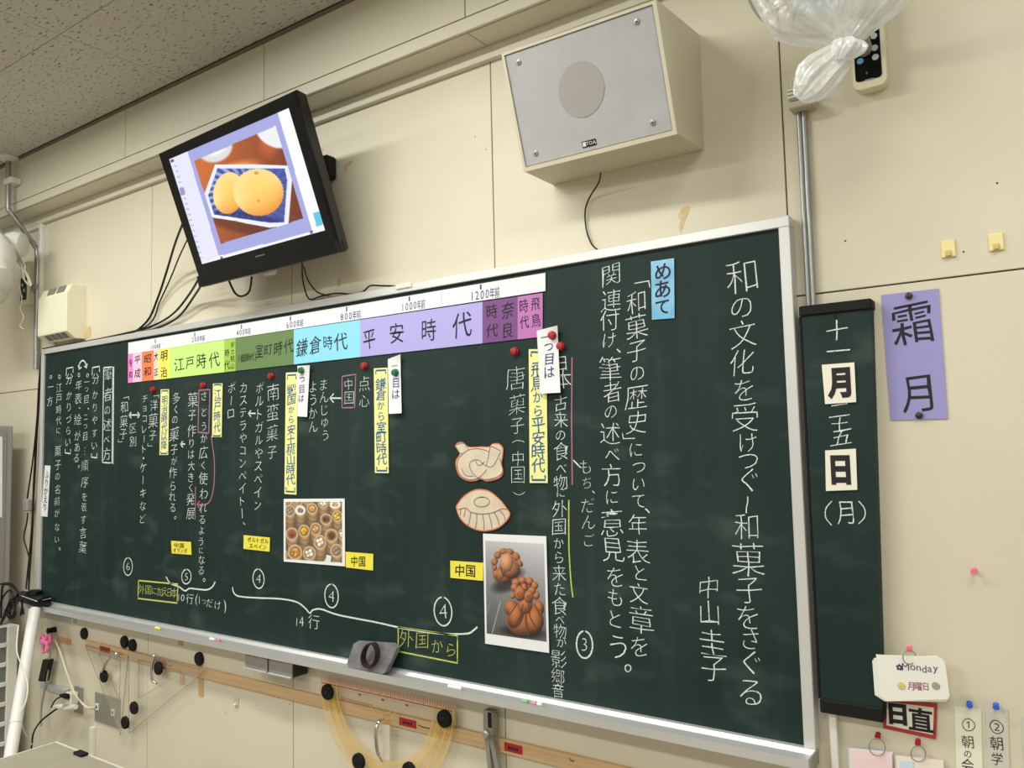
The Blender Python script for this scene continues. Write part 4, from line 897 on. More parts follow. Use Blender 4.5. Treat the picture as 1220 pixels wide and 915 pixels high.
for k in range(2):
    a = xl_ + wv * (.25 + .32 * k); A1 = Vector((a, yf_ * .91, ztf + .006)); A2 = Vector((a, yf_ * .78, zt_ - .002)); o = Vector((0, -.0015, .0025)); dx = Vector((wv * .26, 0, 0))
    MB().add([A1 + o, A2 + o, A2 + dx + o, A1 + dx + o, A1, A2, A2 + dx, A1 + dx], [(0, 1, 2, 3), (4, 7, 6, 5), (0, 4, 5, 1), (1, 5, 6, 2), (2, 6, 7, 3), (3, 7, 4, 0)], MATS['vent_shadow_grey']).build('vent_slot', vb)
MB().tube([(xl_ + .06, -.035, zb_ + .002), (xl_ + .06, -.035, zb_ - .012)], .008, M_grey, 8).build('cable_outlet', vb)
# covered fan at the far left
M_cloth = mat('white_cloth', (205, 204, 200), .85, noise=.05, nscale=10, bump=.5, bscale=25)
fc = at(-19, 319, -.28); cf = empty('covered_wall_fan', fc, 'wall fan wrapped in a white cloth cover at the left edge of the picture', 'fan')
vs = []; fs = []; nu, nv = 40, 16
for j in range(nv + 1):
    t = math.pi * j / nv
    for i in range(nu):
        a = 2 * math.pi * i / nu; wr_ = 1 + .05 * math.sin(7 * a + 2 * t) + .035 * math.sin(17 * a + 3 * t)
        R_ = .205 * math.sin(t) ** .8 * wr_; vs.append(fc + Vector((R_ * math.cos(a), -.10 * math.cos(t) * (1 + .1 * math.sin(5 * a)), R_ * math.sin(a))))
for j in range(nv):
    for i in range(nu): fs.append((j * nu + i, j * nu + (i + 1) % nu, (j + 1) * nu + (i + 1) % nu, (j + 1) * nu + i))
MB().add(vs, fs, M_cloth, True).build('cloth_cover', cf)
MB().lathe(at(8, 290, -.20), (.75, .65, -.1), [(0, .05), (.04, .062), (.075, .058), (.085, .045)], M_cloth, 20).build('motor_cover', cf)
q = at(30, 300, -.0); MB().tube([at(14, 296, -.14), at(24, 312, -.06), (at(30, 318, 0).x, -.004, at(30, 318, 0).z)], .014, M_white, 10).build('mount_arm', cf)
xr2 = at(43, 340, 0).x; yf2 = atx(33, 340, xr2).y; xl2 = at(24, 345, yf2).x; zt2 = at(43, 312, 0).z; zb2 = at(43, 362, 0).z
fcn = empty('fan_control_box', (xr2 - .03, yf2 / 2, zb2), 'cream fan control box with black panel at the left edge below the covered fan', 'control box')
MB().box((xl2, yf2, zb2), (xr2, 0, zt2), M_cream, .008).build('housing', fcn)
MB().box((xl2 + .006, yf2 - .002, zb2 + .02), (xr2 - .01, yf2 + .001, zb2 + (zt2 - zb2) * .62), M_gloss, .001).build('control_panel', fcn)
for k in range(3):
    MB().lathe((xl2 + (xr2 - xl2) * (.35 if k != 1 else .6), yf2 - .002, zb2 + .04 + .03 * k), (0, -1, 0), [(0, .009), (.002, .008)], mat('pale_button', (180, 195, 205), .4), 12).build('button', fcn)
cable('coiled pale cord hanging on the left fan control box', [(24, 308, -.14), (30, 318, -.14), (27, 330, -.14), (35, 338, -.13), (29, 322, -.14), (23, 312, -.15), (33, 328, -.13), (37, 340, -.13), (30, 335, -.14), (26, 318, -.15)], .0035, M_white, 'cord', 'cord')
cable('thin white pull cord dangling below the left fan control box', [(23, 340, -.13), (26, 358, -.13), (24, 368, -.13), (28, 378, -.13), (24, 388, -.13), (28, 392, -.13)], .0022, M_white, 'cord', 'cord')

# far left: grey cabinet, drawer rack, tangle, tube
XC = -4.36; yc1 = atx(14, 600, XC).y; zc1 = atx(14, 507, XC).z
XK = -4.30; yk1 = atx(20.5, 800, XK).y; yk0 = atx(8, 800, XK).y; zk1 = atx(20, 744, XK).z
cb = empty('steel_cabinet', (XC - .2, -.4, zk1), 'grey steel cabinet cut off by the left edge of the picture', 'cabinet')
MB().box((XC - .35, -1.0, zk1 + .001), (XC, yc1, zc1), M_grey, .006).build('body', cb)
MB().box((XC - .002, -1.0, zk1 + .02), (XC + .004, yc1 - .03, zc1 - .02), mat('grey_side_panel', (140, 138, 128), .5), .001).build('side_panel', cb)
q = [(-8, 515), (3, 521), (2.5, 617), (-8, 612)]
tag(MB().add([atx(a, b, XC + .006) for a, b in q] + [atx(a, b, XC + .0045) for a, b in q], [(0, 1, 2, 3), (4, 7, 6, 5), (0, 4, 5, 1), (1, 5, 6, 2), (2, 6, 7, 3), (3, 7, 4, 0)], M_paper).build('notice_sheet'), 'white paper sheet stuck on the side of the grey cabinet', 'paper')
rk = empty('drawer_rack', (XK - .2, -.5, 0), 'white plastic drawer rack at the lower left edge of the picture', 'drawer rack')
MB().box((XK - .36, -1.0, 0), (XK - .02, yk1, zk1 - .001), mat('rack_shell', (205, 204, 198), .5), .004).build('shell', rk)
MB().box((XK - .02, yk0, 0), (XK, yk1, zk1 - .001), M_white, .003).build('corner_post', rk)
M_draw = mat('smoky_drawer', (118, 120, 116), .3)
rows = [(748, 767), (773, 790.6), (795.6, 813), (819, 836), (842, 859), (865, 882.5), (888, 905)]
zz = [(atx(6, a, XK).z, atx(6, b, XK).z) for a, b in rows]
pitch = (zz[0][0] - zz[5][0]) / 5; k = 0; z = zz[0][0]
while z - .06 > .05:
    d = MB().box((XK - .019, -1.0, z - pitch * .77), (XK - .010, yk0 - .001, z), M_draw, .002).build('drawer', rk)
    MB().box((XK - .0095, -.80, z - pitch * .5), (XK + .002, -.66, z - pitch * .4), M_white, .002).build('drawer_pull', d)
    MB().box((XK - .019, -1.0, z - pitch), (XK - .001, yk0 - .001, z - pitch * .78), M_white, .002).build('rack_rail', rk)
    z -= pitch
MB().box((XK - .019, -1.0, zz[0][0] + .001), (XK - .001, yk0 - .001, zk1 - .001), M_white, .002).build('rack_rail', rk)
tb = empty('rolled_tube', at(12, 905, -.35), 'long white tube leaning under the left end of the chalk tray', 'tube')
ta = at(41.5, 726, -.13); tbm = at(13, 897, -.36); tbm = ta + (tbm - ta) * (ta.z - .01) / (ta.z - tbm.z)
M_tube = mat('white_tube', (232, 230, 226), .45, noise=.03, nscale=5)
MB().tube([ta, tbm], .0245, M_tube, 20, False).build('tube_body', tb)
dd = (tbm - ta).normalized(); MB().lathe(at(27, 812, -.245) * 0 + ta + (tbm - ta) * .5, dd, [(-.0006, .0249), (.001, .0249)], M_grey, 20).build('tape_seam', tb)
# black box on the tray end and its cables
zbx = TZ + .040
L_, F_, R_, B_ = atz(20.5, 706, zbx), atz(45, 714.5, zbx), atz(61, 710.5, zbx), atz(37, 703, zbx)
B_ = Vector((L_.x + R_.x - F_.x, min(L_.y + R_.y - F_.y, -.045), zbx))
bx_ = empty('black_switch_box', (F_.x, F_.y, TZ + .003), 'flat black electronic box standing on the left end of the chalk tray', 'box')
dn = Vector((0, 0, -.036))
MB().add([L_, F_, R_, B_] + [p + dn for p in (L_, F_, R_, B_)], [(0, 1, 2, 3), (7, 6, 5, 4), (0, 4, 5, 1), (1, 5, 6, 2), (2, 6, 7, 3), (3, 7, 4, 0)], M_black).build('case', bx_)
o = Vector((0, -.0005, -.008)); MB().tube([L_ + o, F_ + o + Vector((0, -.001, 0)), R_ + o], .0018, M_paper, 6, False).build('silver_line', bx_)
MB().lathe((L_ + R_) / 2, (0, 0, 1), [(0, .035), (.015, .033), (.022, .02)], M_black, 16).build('round_cap', bx_)
cg = 'black cables down the left side of the board'
cable('black cable running straight down beside the left board frame', [(50, 417, -.02), (47.5, 450, -.018), (46, 486, -.018), (43, 530, -.018), (40, 580, -.018), (38.5, 630, -.018), (36, 670, -.02), (34, 703, -.04)], .0048, group=cg)
cable('black cable curving away from the left board frame to a small adapter', [(51, 418, -.024), (46.5, 455, -.024), (44, 500, -.03), (39.5, 545, -.03), (34.5, 580, -.03), (32.5, 594, -.03)], .004, group=cg)
cable('black cable from the small adapter down to the black box', [(33, 611, -.03), (32, 622, -.03), (28.5, 640, -.03), (32, 655, -.035), (35, 668, -.035), (33, 685, -.04), (31, 702, -.05)], .0035, group=cg)
cable('innermost thin black cable left of the board frame', [(49, 430, -.012), (45, 500, -.012), (42, 560, -.012), (39, 610, -.012), (36, 650, -.012), (31, 700, -.03)], .004, group=cg)
q = at(33, 602, -.03); tag(MB().box((q.x - .022, -.045, q.z - .028), (q.x + .022, -.015, q.z + .03), M_grey, .005).build('cable_adapter'), 'small grey adapter hanging in the cables left of the board', 'adapter')
rnd = random.Random(3)
for k, l in enumerate(('largest black cable loop over the drawer rack', 'black cable looping above the left end of the tray', 'black cable bunched at the left edge of the picture', 'low black cable loop on top of the drawer rack', 'black cable arching from the rack up to the black box')):
    base = [(-4 + k * 2, 742), (2 + k * 3, 715 + k * 3), (12 + k, 705 + 4 * k), (20 - k, 722 + 2 * k), (14, 738), (6 + k, 728), (16 + k * 2, 712 + k), (26, 716 + 3 * k), (24 + k, 732)]
    if k == 4: base = [(2, 738), (1, 700), (8, 695), (18, 702), (26, 711)]
    if k == 1: base = [(0, 695), (12, 697), (20, 707), (14, 722), (10, 736)]
    cable(l, [(a + rnd.uniform(-2, 2), b + rnd.uniform(-2, 2), -.17 - .012 * k) for a, b in base], .0045, group='tangled black cables at the lower left')
zr = zk1 + .0005; yq = atx(8, 740, XK - .02).y
tag(MB().box((XK - .056, -.36, zk1 + .0005), (XK - .006, -.17, zk1 + .05), M_blackm, .008).build('power_adapter'), 'black power adapter lying on top of the white drawer rack', 'adapter')

# ================================================================== BELOW THE TRAY
RZT = -0.853 + CAMZ; RZB = -0.893 + CAMZ
rail = empty('wooden_rail', (-2.6, -.01, RZB), 'thin pine rail screwed to the wall under the chalk tray', 'rail')
xa_ = at(101.5, 765, -.015).x; xj = at(238, 795, -.015).x; xk = at(580, 875, -.015).x; xm = at(593, 875, -.015).x
for a, b in ((xa_, xj - .001), (xj + .001, xk), (xm, .6)): MB().box((a, -.015, RZB), (b, -.0005, RZT), M_wood, .001).build('rail_board', rail)
def strip(name, x0, y0, x1, y1, m, par, y=-.0155, t=.0006):
    a = at(x0, y0, y); b = at(x1, y1, y); z0, z1 = min(a.z, b.z), max(a.z, b.z); return MB().box((a.x, y, z0), (b.x, y + t, z1), m).build(name, par)
for x0, x1 in ((118.7, 131), (185, 198), (475, 495), (599, 620)):
    a = at(x0, 800, -.0155).x; b = at(x1, 800, -.0155).x
    lb = MB().box((a, -.0165, RZB + .009), (b, -.0150, RZT - .007), M_redp).build('red_label', rail)
    mb = MB(); w = b - a
    for k in range(4): mb.box((a + w * (.22 + .15 * k), -.0169, RZB + .016), (a + w * (.33 + .15 * k), -.01655, RZT - .016), M_ink)
    mb.build('label_print', lb)['kind'] = 'stuff'
mb = MB()
for x0, x1 in ((133, 139), (198, 205), (497, 511)):
    mb.ribbon([Vector((at(x0, 800, -.0156).x, -.0156, RZB + .022)), Vector((at((x0 + x1) / 2, 800, -.0156).x, -.0156, RZB + .019)), Vector((at(x1, 800, -.0156).x, -.0156, RZB + .020))], .003, M_ink)
q = at(678, 903, -.0156); mb.ribbon([q, q + Vector((.004, 0, -.006)), q + Vector((.016, 0, -.006))], .003, M_ink); mb.build('pencil_marks', rail)['kind'] = 'stuff'
def vstrip(x0, x1, y0, y1, label, y=-.004):
    a = at(x0, (y0 + y1) / 2, y); b = at(x1, (y0 + y1) / 2, y); z1 = at((x0 + x1) / 2, y0, y).z; z0 = at((x0 + x1) / 2, y1, y).z
    tag(MB().box((a.x, y, z0), (b.x, 0, z1), mat('tan_tape', (200, 160, 108), .6, noise=.1, nscale=20)).build('wooden_strip'), label, 'strip', 'short tan strips around the rail')
vstrip(214, 219, 795, 815, 'short tan strip hanging below the rail, left of the pair')
vstrip(236.5, 241.5, 803, 829, 'longer tan strip below the rail, right of the pair')
vstrip(212, 217, 761, 769, 'small tan strip above the rail, right under the chalk tray')
a = at(71, 764, -.004); b = at(84, 764, -.004); tag(MB().box((a.x, -.004, at(78, 767, 0).z), (b.x, 0, at(78, 760, 0).z), MATS['tan_tape']).build('wooden_strip'), 'flat tan strip left of the rail beside the nail with cords', 'strip', 'short tan strips around the rail')
a = at(55, 735, -.01); b = at(88.6, 735, -.01); zc = at(72, 735.5, -.01).z
tag(MB().box((a.x, -.02, zc - .013), (b.x, 0, zc + .012), M_alu, .003).build('metal_bracket'), 'thin aluminium bar on the wall just under the left end of the tray', 'bracket')
# chalk drawers
xd0 = at(292.5, 787, -.075).x; xd1 = at(320, 787, -.075).x; xd2 = at(348.9, 800, -.075).x; zd1 = at(320, 784.6, -.075).z; zd0 = at(320, 801.6, -.075).z
cd = empty('chalk_drawer_unit', ((xd0 + xd2) / 2, -.04, zd0), 'grey metal box with two small drawers hung under the chalk tray', 'drawer unit')
MB().box((xd0, -.072, zd0), (xd2, -.008, zd1 + .004), mat('dark_metal', (60, 58, 56), .45, metal=.6), .002).build('case', cd)
for a, b in ((xd0, xd1 - .002), (xd1 + .002, xd2)):
    dr = MB().box((a + .002, -.078, zd0), (b - .002, -.0725, zd1), M_steel, .001).build('drawer', cd)
    MB().box((a + .002, -.084, zd0 - .002), (b - .002, -.0785, zd0 + .004), M_alu, .001).build('drawer_lip', dr)
# round black magnets on the wall
b0 = None
def bmag(px, py, label, r=.019, y=-.001):
    global b0
    p = at(px, py, y)
    if b0 is None:
        b0 = empty('hook_magnet', p, label, 'magnet', 'round black magnets under the board')
        MB().lathe(p, (0, -1, 0), [(0, .026), (.009, .026), (.0115, .024)], M_blackm, 24).build('magnet_body', b0)
        MB().lathe(p + Vector((0, -.0117, 0)), (0, -1, 0), [(0, .006), (.0008, .005)], M_black, 12).build('centre_rivet', b0); return b0
    o = copy_tree(b0, None, p); o['label'] = label; return o
bmag(101.5, 754.5, 'black magnet at the left end of the wooden rail')
bmag(149.5, 764.5, 'left one of two black magnets touching above the rail'); bmag(159, 768.5, 'right one of two black magnets touching above the rail')
bmag(238.5, 784.5, 'black magnet above the rail and the longer tan strip'); bmag(190, 796, 'black magnet just right of the upright chrome handle', y=-.0295)
bmag(161, 843, 'upper of two black magnets right of the steel plate with jacks', y=-.0295); bmag(150.5, 860.5, 'lower of two black magnets right of the steel plate with jacks', y=-.0295)
bmag(125, 805.5, 'black magnet under the slanted chrome handle', y=-.0235)
bmag(391.5, 824, 'black magnet on the upper left corner of the yellow protractor', y=-.0325); bmag(530.5, 855.8, 'black magnet on the upper right corner of the yellow protractor', y=-.0325)
bmag(428.5, 906.5, 'black magnet on the lower left arc of the yellow protractor', y=-.0325)
bmag(488.5, 917.5, 'black magnet cut off by the bottom edge on the protractor', y=-.0325)
# clear set squares and the yellow protractor
def clear(name, c, a, rough=.08):
    m = bpy.data.materials.new(name); m.use_nodes = True; nt = m.node_tree; b = nt.nodes['Principled BSDF']
    b.inputs['Base Color'].default_value = (*lin(c), 1); b.inputs['Roughness'].default_value = rough; b.inputs['Alpha'].default_value = a; return m
M_acr = clear('clear_acrylic', (205, 198, 176), .16); M_acre = clear('acrylic_edge', (120, 104, 76), .5); M_yac = clear('yellow_acrylic', (236, 200, 110), .16); M_yl = mat('yellow_scale_line', (232, 190, 90), .5)
def setsq(label, out, inn, y):
    O = [at(*p, y) for p in out]; I = [at(*p, y) for p in inn]; e = empty('set_square', O[2], label, 'set square', 'clear set squares')
    t = Vector((0, .005, 0)); vs = O + I + [p + t for p in O] + [p + t for p in I]; fs = []
    for i in range(3):
        j = (i + 1) % 3; fs += [(i, j, 3 + j, 3 + i), (6 + i, 9 + i, 9 + j, 6 + j), (i, 6 + i, 6 + j, j), (3 + i, 3 + j, 9 + j, 9 + i)]
    MB().add(vs, fs, M_acr).build('acrylic_plate', e)
    mb = MB(); k = .0012
    for T in (O, I): mb.tube([p + t * .5 for p in T] + [T[0] + t * .5], k, M_acre, 4, False)
    mb.build('plate_edges', e)['kind'] = 'stuff'; return e
s1 = setsq('clear acrylic set square at the left end of the rail with a slanted chrome handle', [(101, 769), (152, 781), (143, 876)], [(117, 779), (143, 787), (141.5, 833)], -.0215)
s2 = setsq('clear acrylic set square right of the other one with an upright chrome handle', [(152.5, 775), (244, 799), (153, 874)], [(164.5, 786), (218, 801), (164.5, 832)], -.0285)
def handle(par, pts): MB().tube([at(*p) for p in pts], [.004, .006, .006, .006, .006, .004], M_chrome, 10).build('chrome_handle', par)
handle(s1, [(143, 778.5, -.022), (138.5, 779, -.035), (132.5, 783, -.045), (126.5, 790, -.045), (122.5, 799, -.035), (121, 803, -.022)])
handle(s2, [(188, 780, -.029), (184, 781, -.038), (181.5, 790, -.045), (180.3, 800, -.045), (182, 811, -.035), (188, 814.5, -.029)])
yp = -.031
c0 = at(380.8, 809, yp); c1 = at(542, 844, yp); C0 = (c0 + c1) / 2; Ro = (c1.x - c0.x) / 2; bo = at(466.6, 909, yp); Ri = C0.z - bo.z
pr_ = empty('protractor', C0, 'large yellowish clear protractor with a red scale hanging from the rail', 'protractor')
def half(r0, r1, n=48, y=yp, t=.004, m=M_yac, name='arc_band'):
    vs = []; fs = []
    for i in range(n + 1):
        a = math.pi + math.pi * i / n
        for r in (r0, r1):
            for q in (0, t): vs.append((C0.x + r * math.cos(a), y + q, C0.z + r * math.sin(a)))
    for i in range(n):
        a = 4 * i; b = a + 4; fs += [(a, b, b + 2, a + 2), (a + 1, a + 3, b + 3, b + 1), (a, a + 1, b + 1, b), (a + 2, b + 2, b + 3, a + 3)]
    return MB().add(vs, fs, m).build(name, pr_)
zt0 = C0.z + .012; hb = .052
half(Ri, Ro)
MB().box((C0.x - Ro, yp, C0.z - hb), (C0.x + Ro, yp + .004, zt0), clear('clear_ruler', (222, 196, 160), .2)).build('ruler_band', pr_)
mb = MB()
for r in (Ri + .004, Ri + .022, Ri + .028, Ri + .035, Ro - .030, Ro - .006):
    mb.ribbon([(C0.x + r * math.cos(math.pi + math.pi * i / 60), yp - .0006, C0.z + r * math.sin(math.pi + math.pi * i / 60)) for i in range(61)], .0024, M_yl)
mb.ribbon([(C0.x, yp - .0006, C0.z), (C0.x, yp - .0006, C0.z - .075)], .002, M_yl)
for r in (.045, .062): mb.ribbon([(C0.x + r * math.cos(math.pi + .45 + (math.pi - .9) * i / 20), yp - .0006, C0.z - .02 + r * math.sin(math.pi + .45 + (math.pi - .9) * i / 20)) for i in range(21)], .0022, M_yl)
mb.build('scale_lines', pr_)['kind'] = 'stuff'
mb = MB(); M_rs = mat('red_scale', (168, 52, 42), .5)
mb.ribbon([(C0.x - Ro + .012, yp - .0006, zt0 - .022), (C0.x + Ro - .006, yp - .0006, zt0 - .022)], .003, M_rs)
for i in range(64):
    x = C0.x - Ro + .012 + (2 * Ro - .018) * i / 63; mb.ribbon([(x, yp - .0006, zt0 - .001), (x, yp - .0006, zt0 - (.020 if i % 5 == 0 else .015))], .0022, M_rs)
for u in (-.35, 0, .35): mb.ribbon([(C0.x + u * Ro - .006, yp - .0006, zt0 - .034), (C0.x + u * Ro + .006, yp - .0006, zt0 - .034)], .006, M_rs)
mb.ribbon([(C0.x - Ri * .92, yp - .0006, C0.z - .045), (C0.x - .05, yp - .0006, C0.z - .047)], .002, M_rs)
mb.build('red_scale_marks', pr_)['kind'] = 'stuff'
MB().tube([at(457, 857, yp), at(452.5, 859, -.05), at(448.5, 868, -.065), at(448, 880, -.065), at(450, 896, -.055), at(455.5, 907, yp)], [.004, .006, .006, .006, .006, .004], M_chrome, 10).build('chrome_handle', pr_)
a = at(456, 862, yp - .001); b = at(465, 905, yp - .001); MB().box((a.x, yp - .003, b.z), (b.x, yp - .0005, a.z), clear('handle_plate', (225, 220, 205), .55)).build('handle_plate', pr_)
MB().box((C0.x - .0012, yp + .0045, C0.z - Ri), (C0.x + .0012, yp + .006, C0.z - hb), M_yac).build('centre_strut', pr_)
# board compass
cp = empty('board_compass', at(585, 915, -.03), 'grey metal blackboard compass hanging in the gap of the wooden rail', 'compass')
q = at(582.7, 846, -.035); q2 = at(583.5, 876, -.035)
MB().box((q.x - .017, -.045, q2.z), (q.x + .015, -.012, q.z), M_steel, .003).build('head', cp)
a = at(583.3, 858, -.046); MB().box((a.x - .006, -.0465, a.z - .021), (a.x + .006, -.0448, a.z + .021), M_blackm).build('black_scale', cp)
MB().lathe(at(581, 874, -.045), (0, -1, 0), [(0, .012), (.012, .012), (.016, .008)], M_steel, 14).build('hinge_knob', cp)
for a, b in (((581.5, 876), (586, 925)), ((585.8, 876), (596, 925))):
    A_ = at(*a, -.03); B2 = at(*b, -.03); w = .008
    MB().hexa([A_ + Vector((-w, -.008, 0)), A_ + Vector((w, -.008, 0)), B2 + Vector((w * .8, -.008, 0)), B2 + Vector((-w * .8, -.008, 0))], [A_ + Vector((-w, .008, 0)), A_ + Vector((w, .008, 0)), B2 + Vector((w * .8, .008, 0)), B2 + Vector((-w * .8, .008, 0))], M_steel).build('leg', cp)
# wall plates, plugs, cords
def plate(px4, label, t=.005):
    y = -.006; P = quad(px4, y); x0 = (P[0].x + P[3].x) / 2; x1 = (P[1].x + P[2].x) / 2; z1 = (P[0].z + P[1].z) / 2; z0 = (P[2].z + P[3].z) / 2
    e = empty('socket_plate', ((x0 + x1) / 2, 0, z0), label, 'wall plate'); MB().box((x0, y, z0), (x1, 0, z1), M_steel, .0015).build('steel_plate', e); return e, (x0, x1, z0, z1)
e1, r1 = plate([(88, 817.4), (98, 820), (97.6, 852), (88, 848)], 'narrow steel socket plate with plugs, left one of two on the wall')
e2, r2 = plate([(113, 823.8), (142.6, 834), (142, 869.6), (112.3, 857.8)], 'square steel wall plate with two small white jacks')
for px, py in ((115.6, 842), (134.8, 849)):
    q = at(px, py, -.008); j = MB().box((q.x - .013, -.011, q.z - .014), (q.x + .013, -.006, q.z + .014), M_white, .001).build('jack', e2)
    MB().box((q.x - .005, -.0116, q.z - .006), (q.x + .005, -.011, q.z + .006), M_black).build('jack_opening', j)
MB().lathe(at(125.6, 848.5, -.006), (0, -1, 0), [(0, .004), (.002, .003)], M_steel, 8).build('screw', e2)
q = at(87.5, 831.5, -.02); ad = empty('plug_adapter', q, 'white multi-socket adapter plugged into the narrow steel plate', 'adapter')
MB().box((q.x - .03, -.045, q.z - .028), (q.x + .022, -.006, q.z + .028), M_white, .005).build('adapter_body', ad)
for k in (-1, 1): MB().box((q.x - .004 + .012 * k, -.0458, q.z - .006), (q.x - .001 + .012 * k, -.045, q.z + .006), M_black).build('socket_slot', ad)
def plug(px, py, m, label, d=(-1, -.15, .0), ln=.06):
    p = at(px, py, -.05); D = Vector(d).normalized(); tag(MB().lathe(p, D, [(0, .011), (.02, .013), (ln * .7, .010), (ln, .005)], m, 12).build('power_plug'), label, 'plug', 'power plugs at the narrow steel plate')
plug(82, 830, M_black, 'black power plug in the white adapter')
plug(76, 842, M_white, 'upper white power plug below the white adapter', (-1, -.2, -.08), .07); plug(90.5, 842, M_white, 'lower white plug slanting away below the adapter', (-1, -.1, -.25), .09)
cable('black power cord curving down from the black plug', [(73, 830, -.055), (66, 834, -.06), (61, 843, -.07)], .0035, name='cable', cat='cord')
cable('dark cord running from the white plugs down behind the desk', [(70, 843, -.06), (60, 850, -.07), (48, 860, -.08), (40, 873, -.08), (38, 887, -.08), (36, 900, -.08)], .004, M_blackm, 'cable', 'cord')
cable('pale cord from the nail to the square steel plate', [(61.6, 754.5, -.025), (66, 763, -.02), (72, 778, -.015), (78, 797, -.015), (84, 814, -.05), (90, 828, -.05), (98, 838, -.03), (105, 843, -.02), (113, 842.5, -.015)], .004, mat('ivory_cord', (226, 218, 190), .5), 'cord', 'cord')
cable('grey cord hanging from the nail past the black handset', [(62, 754, -.03), (60, 775, -.035), (57, 800, -.04), (53, 822, -.04), (49, 845, -.04), (49, 865, -.04)], .005, M_grey, 'cord', 'cord')
cable('white cord falling along the white tube', [(22, 745, -.21), (20, 775, -.26), (27, 795, -.30), (33, 815, -.33), (31, 835, -.35), (24, 850, -.37)], .003, M_white, 'cord', 'cord')
cable('white cord at the lower part of the white tube', [(25, 856, -.28), (29, 872, -.22), (38, 887, -.12)], .003, M_white, 'cord', 'cord')
q = at(66, 750, -.001); nl = empty('hook_nail', q, 'dark hook nail carrying cords under the left end of the tray', 'hook')
MB().lathe(q, (0, -1, 0), [(0, .014), (.03, .012), (.034, .016), (.037, .012)], M_blackm, 12).build('hook_body', nl)
rbn = empty('pink_ribbon', at(54, 770, -.03), 'pink ribbon bow tied on the cords under the tray', 'ribbon'); M_rib = mat('pink_ribbon_cloth', (238, 120, 170), .7)
for k, pts in enumerate(([(54, 763), (50, 757), (49, 765), (54, 764)], [(54, 763), (59, 757), (59, 766), (54, 764)], [(54, 764), (51, 772), (52, 778)], [(54, 764), (57, 772), (56, 777)])):
    MB().tube([at(a, b, -.04 - .002 * k) for a, b in pts], .0075, M_rib, 6).build('ribbon_loop' if k < 2 else 'ribbon_tail', rbn)
MB().lathe(at(54, 764, -.035), (0, -1, 0), [(0, .012), (.012, .014), (.02, .008)], M_rib, 10).build('ribbon_knot', rbn)
A_ = at(57.5, 786, -.035); B2 = at(52, 812, -.04)
MB_h = MB().hexa([A_ + Vector((-.028, -.012, 0)), A_ + Vector((.03, -.012, .006)), B2 + Vector((.028, -.012, .006)), B2 + Vector((-.03, -.012, 0))], [A_ + Vector((-.028, .012, 0)), A_ + Vector((.03, .012, .006)), B2 + Vector((.028, .012, .006)), B2 + Vector((-.03, .012, 0))], M_black)
tag(MB_h.build('black_handset'), 'black handset hanging on cords below the pink ribbon', 'handset')
a = at(50, 824, -.02); b = at(78, 828, -.02); tag(MB().box((a.x, -.032, b.z), (b.x, -.002, b.z + .026), M_alu, .003).build('metal_bar'), 'short silver metal bar behind the plugs left of the steel plates', 'bar')
a = at(108, 885, -.01); b = at(111.5, 885, -.01); tag(MB().box((a.x, -.018, .05), (b.x, 0, at(110, 866, -.01).z), M_white, .002).build('raceway'), 'thin white vertical raceway below the square steel plate', 'raceway')
q = at(281.5, 836.5, -.002); hk = empty('adhesive_hook', q, 'small clear adhesive hook on the wall below the drawer unit', 'hook')
MB().box((q.x - .014, -.003, q.z - .02), (q.x + .014, 0, q.z + .02), mat('milky_plastic', (196, 188, 165), .3), .001).build('base', hk); MB().box((q.x - .006, -.012, q.z - .012), (q.x + .006, -.003, q.z - .004), M_white, .002).build('hook_lip', hk)

# desk in the lower left corner
dk = empty('teacher_desk', (-1.85, -1.1, 0), 'grey topped desk with pale edge in the lower left corner', 'desk')
zd = -0.83 + CAMZ; dc = atz(68, 882, zd)
MB().box((dc.x, dc.y - .62, zd - .025), (dc.x + 1.1, dc.y, zd - .001), mat('pale_desk_edge', (196, 190, 170), .5), .003).build('desk_board', dk)
MB().box((dc.x + .012, dc.y - .608, zd - .001), (dc.x + 1.088, dc.y - .012, zd), mat('desk_top_grey', (150, 142, 126), .45, noise=.06, nscale=9), 0).build('desk_surface', dk)
for sx in (0, 1):
    for sy in (0, 1):
        x = dc.x + .05 + sx * 1.0; yy = dc.y - .05 - sy * .52; MB().box((x - .018, yy - .018, 0), (x + .018, yy + .018, zd - .026), M_grey, .003).build('leg', dk)
q = atz(97.5, 899, zd); tag(MB().box((q.x - .022, q.y - .014, zd + .0002), (q.x + .022, q.y + .008, zd + .008), M_blackm, .002).build('edge_clip'), 'small black clip on the far edge of the grey desk', 'clip')

# ================================================================== RIGHT PART OF THE WALL
# small date board
DB = [(954.8, 364), (1038, 357), (1052, 863.8), (975.5, 846.5)]
dx0, dx1, dx1b = -.503, -.352, -.3745; dz1 = at(996, 360, -.04).z; dz0 = at(1015, 855, -.04).z
db = empty('date_board', ((dx0 + dx1) / 2, -.03, dz0), 'narrow tall green chalkboard showing the date beside the big blackboard', 'chalkboard')
MB().slab([Vector(q) for q in ((dx0, -.036, dz1 - .02), (dx1, -.036, dz1 - .02), (dx1b, -.036, dz0 + .02), (dx0, -.036, dz0 + .02))], .032, M_board).build('writing_surface', db)
MB().box((dx0 - .004, -.042, dz1 - .024), (dx1 + .003, -.002, dz1), M_blackm, .003).build('top_cap', db)
MB().box((dx0 - .002, -.042, dz0), (dx1b + .001, -.002, dz0 + .03), M_blackm, .003).build('bottom_cap', db)
MB().box((dx0 - .006, -.038, dz0 + .03), (dx0 - .0005, -.002, dz1 - .024), M_blackm, .001).build('side_edge', db)
yd = -.0368
def dch(items, **k): return write('chalk_writing', db, items, yd, M_chalk, -.012, 1.0, **k)
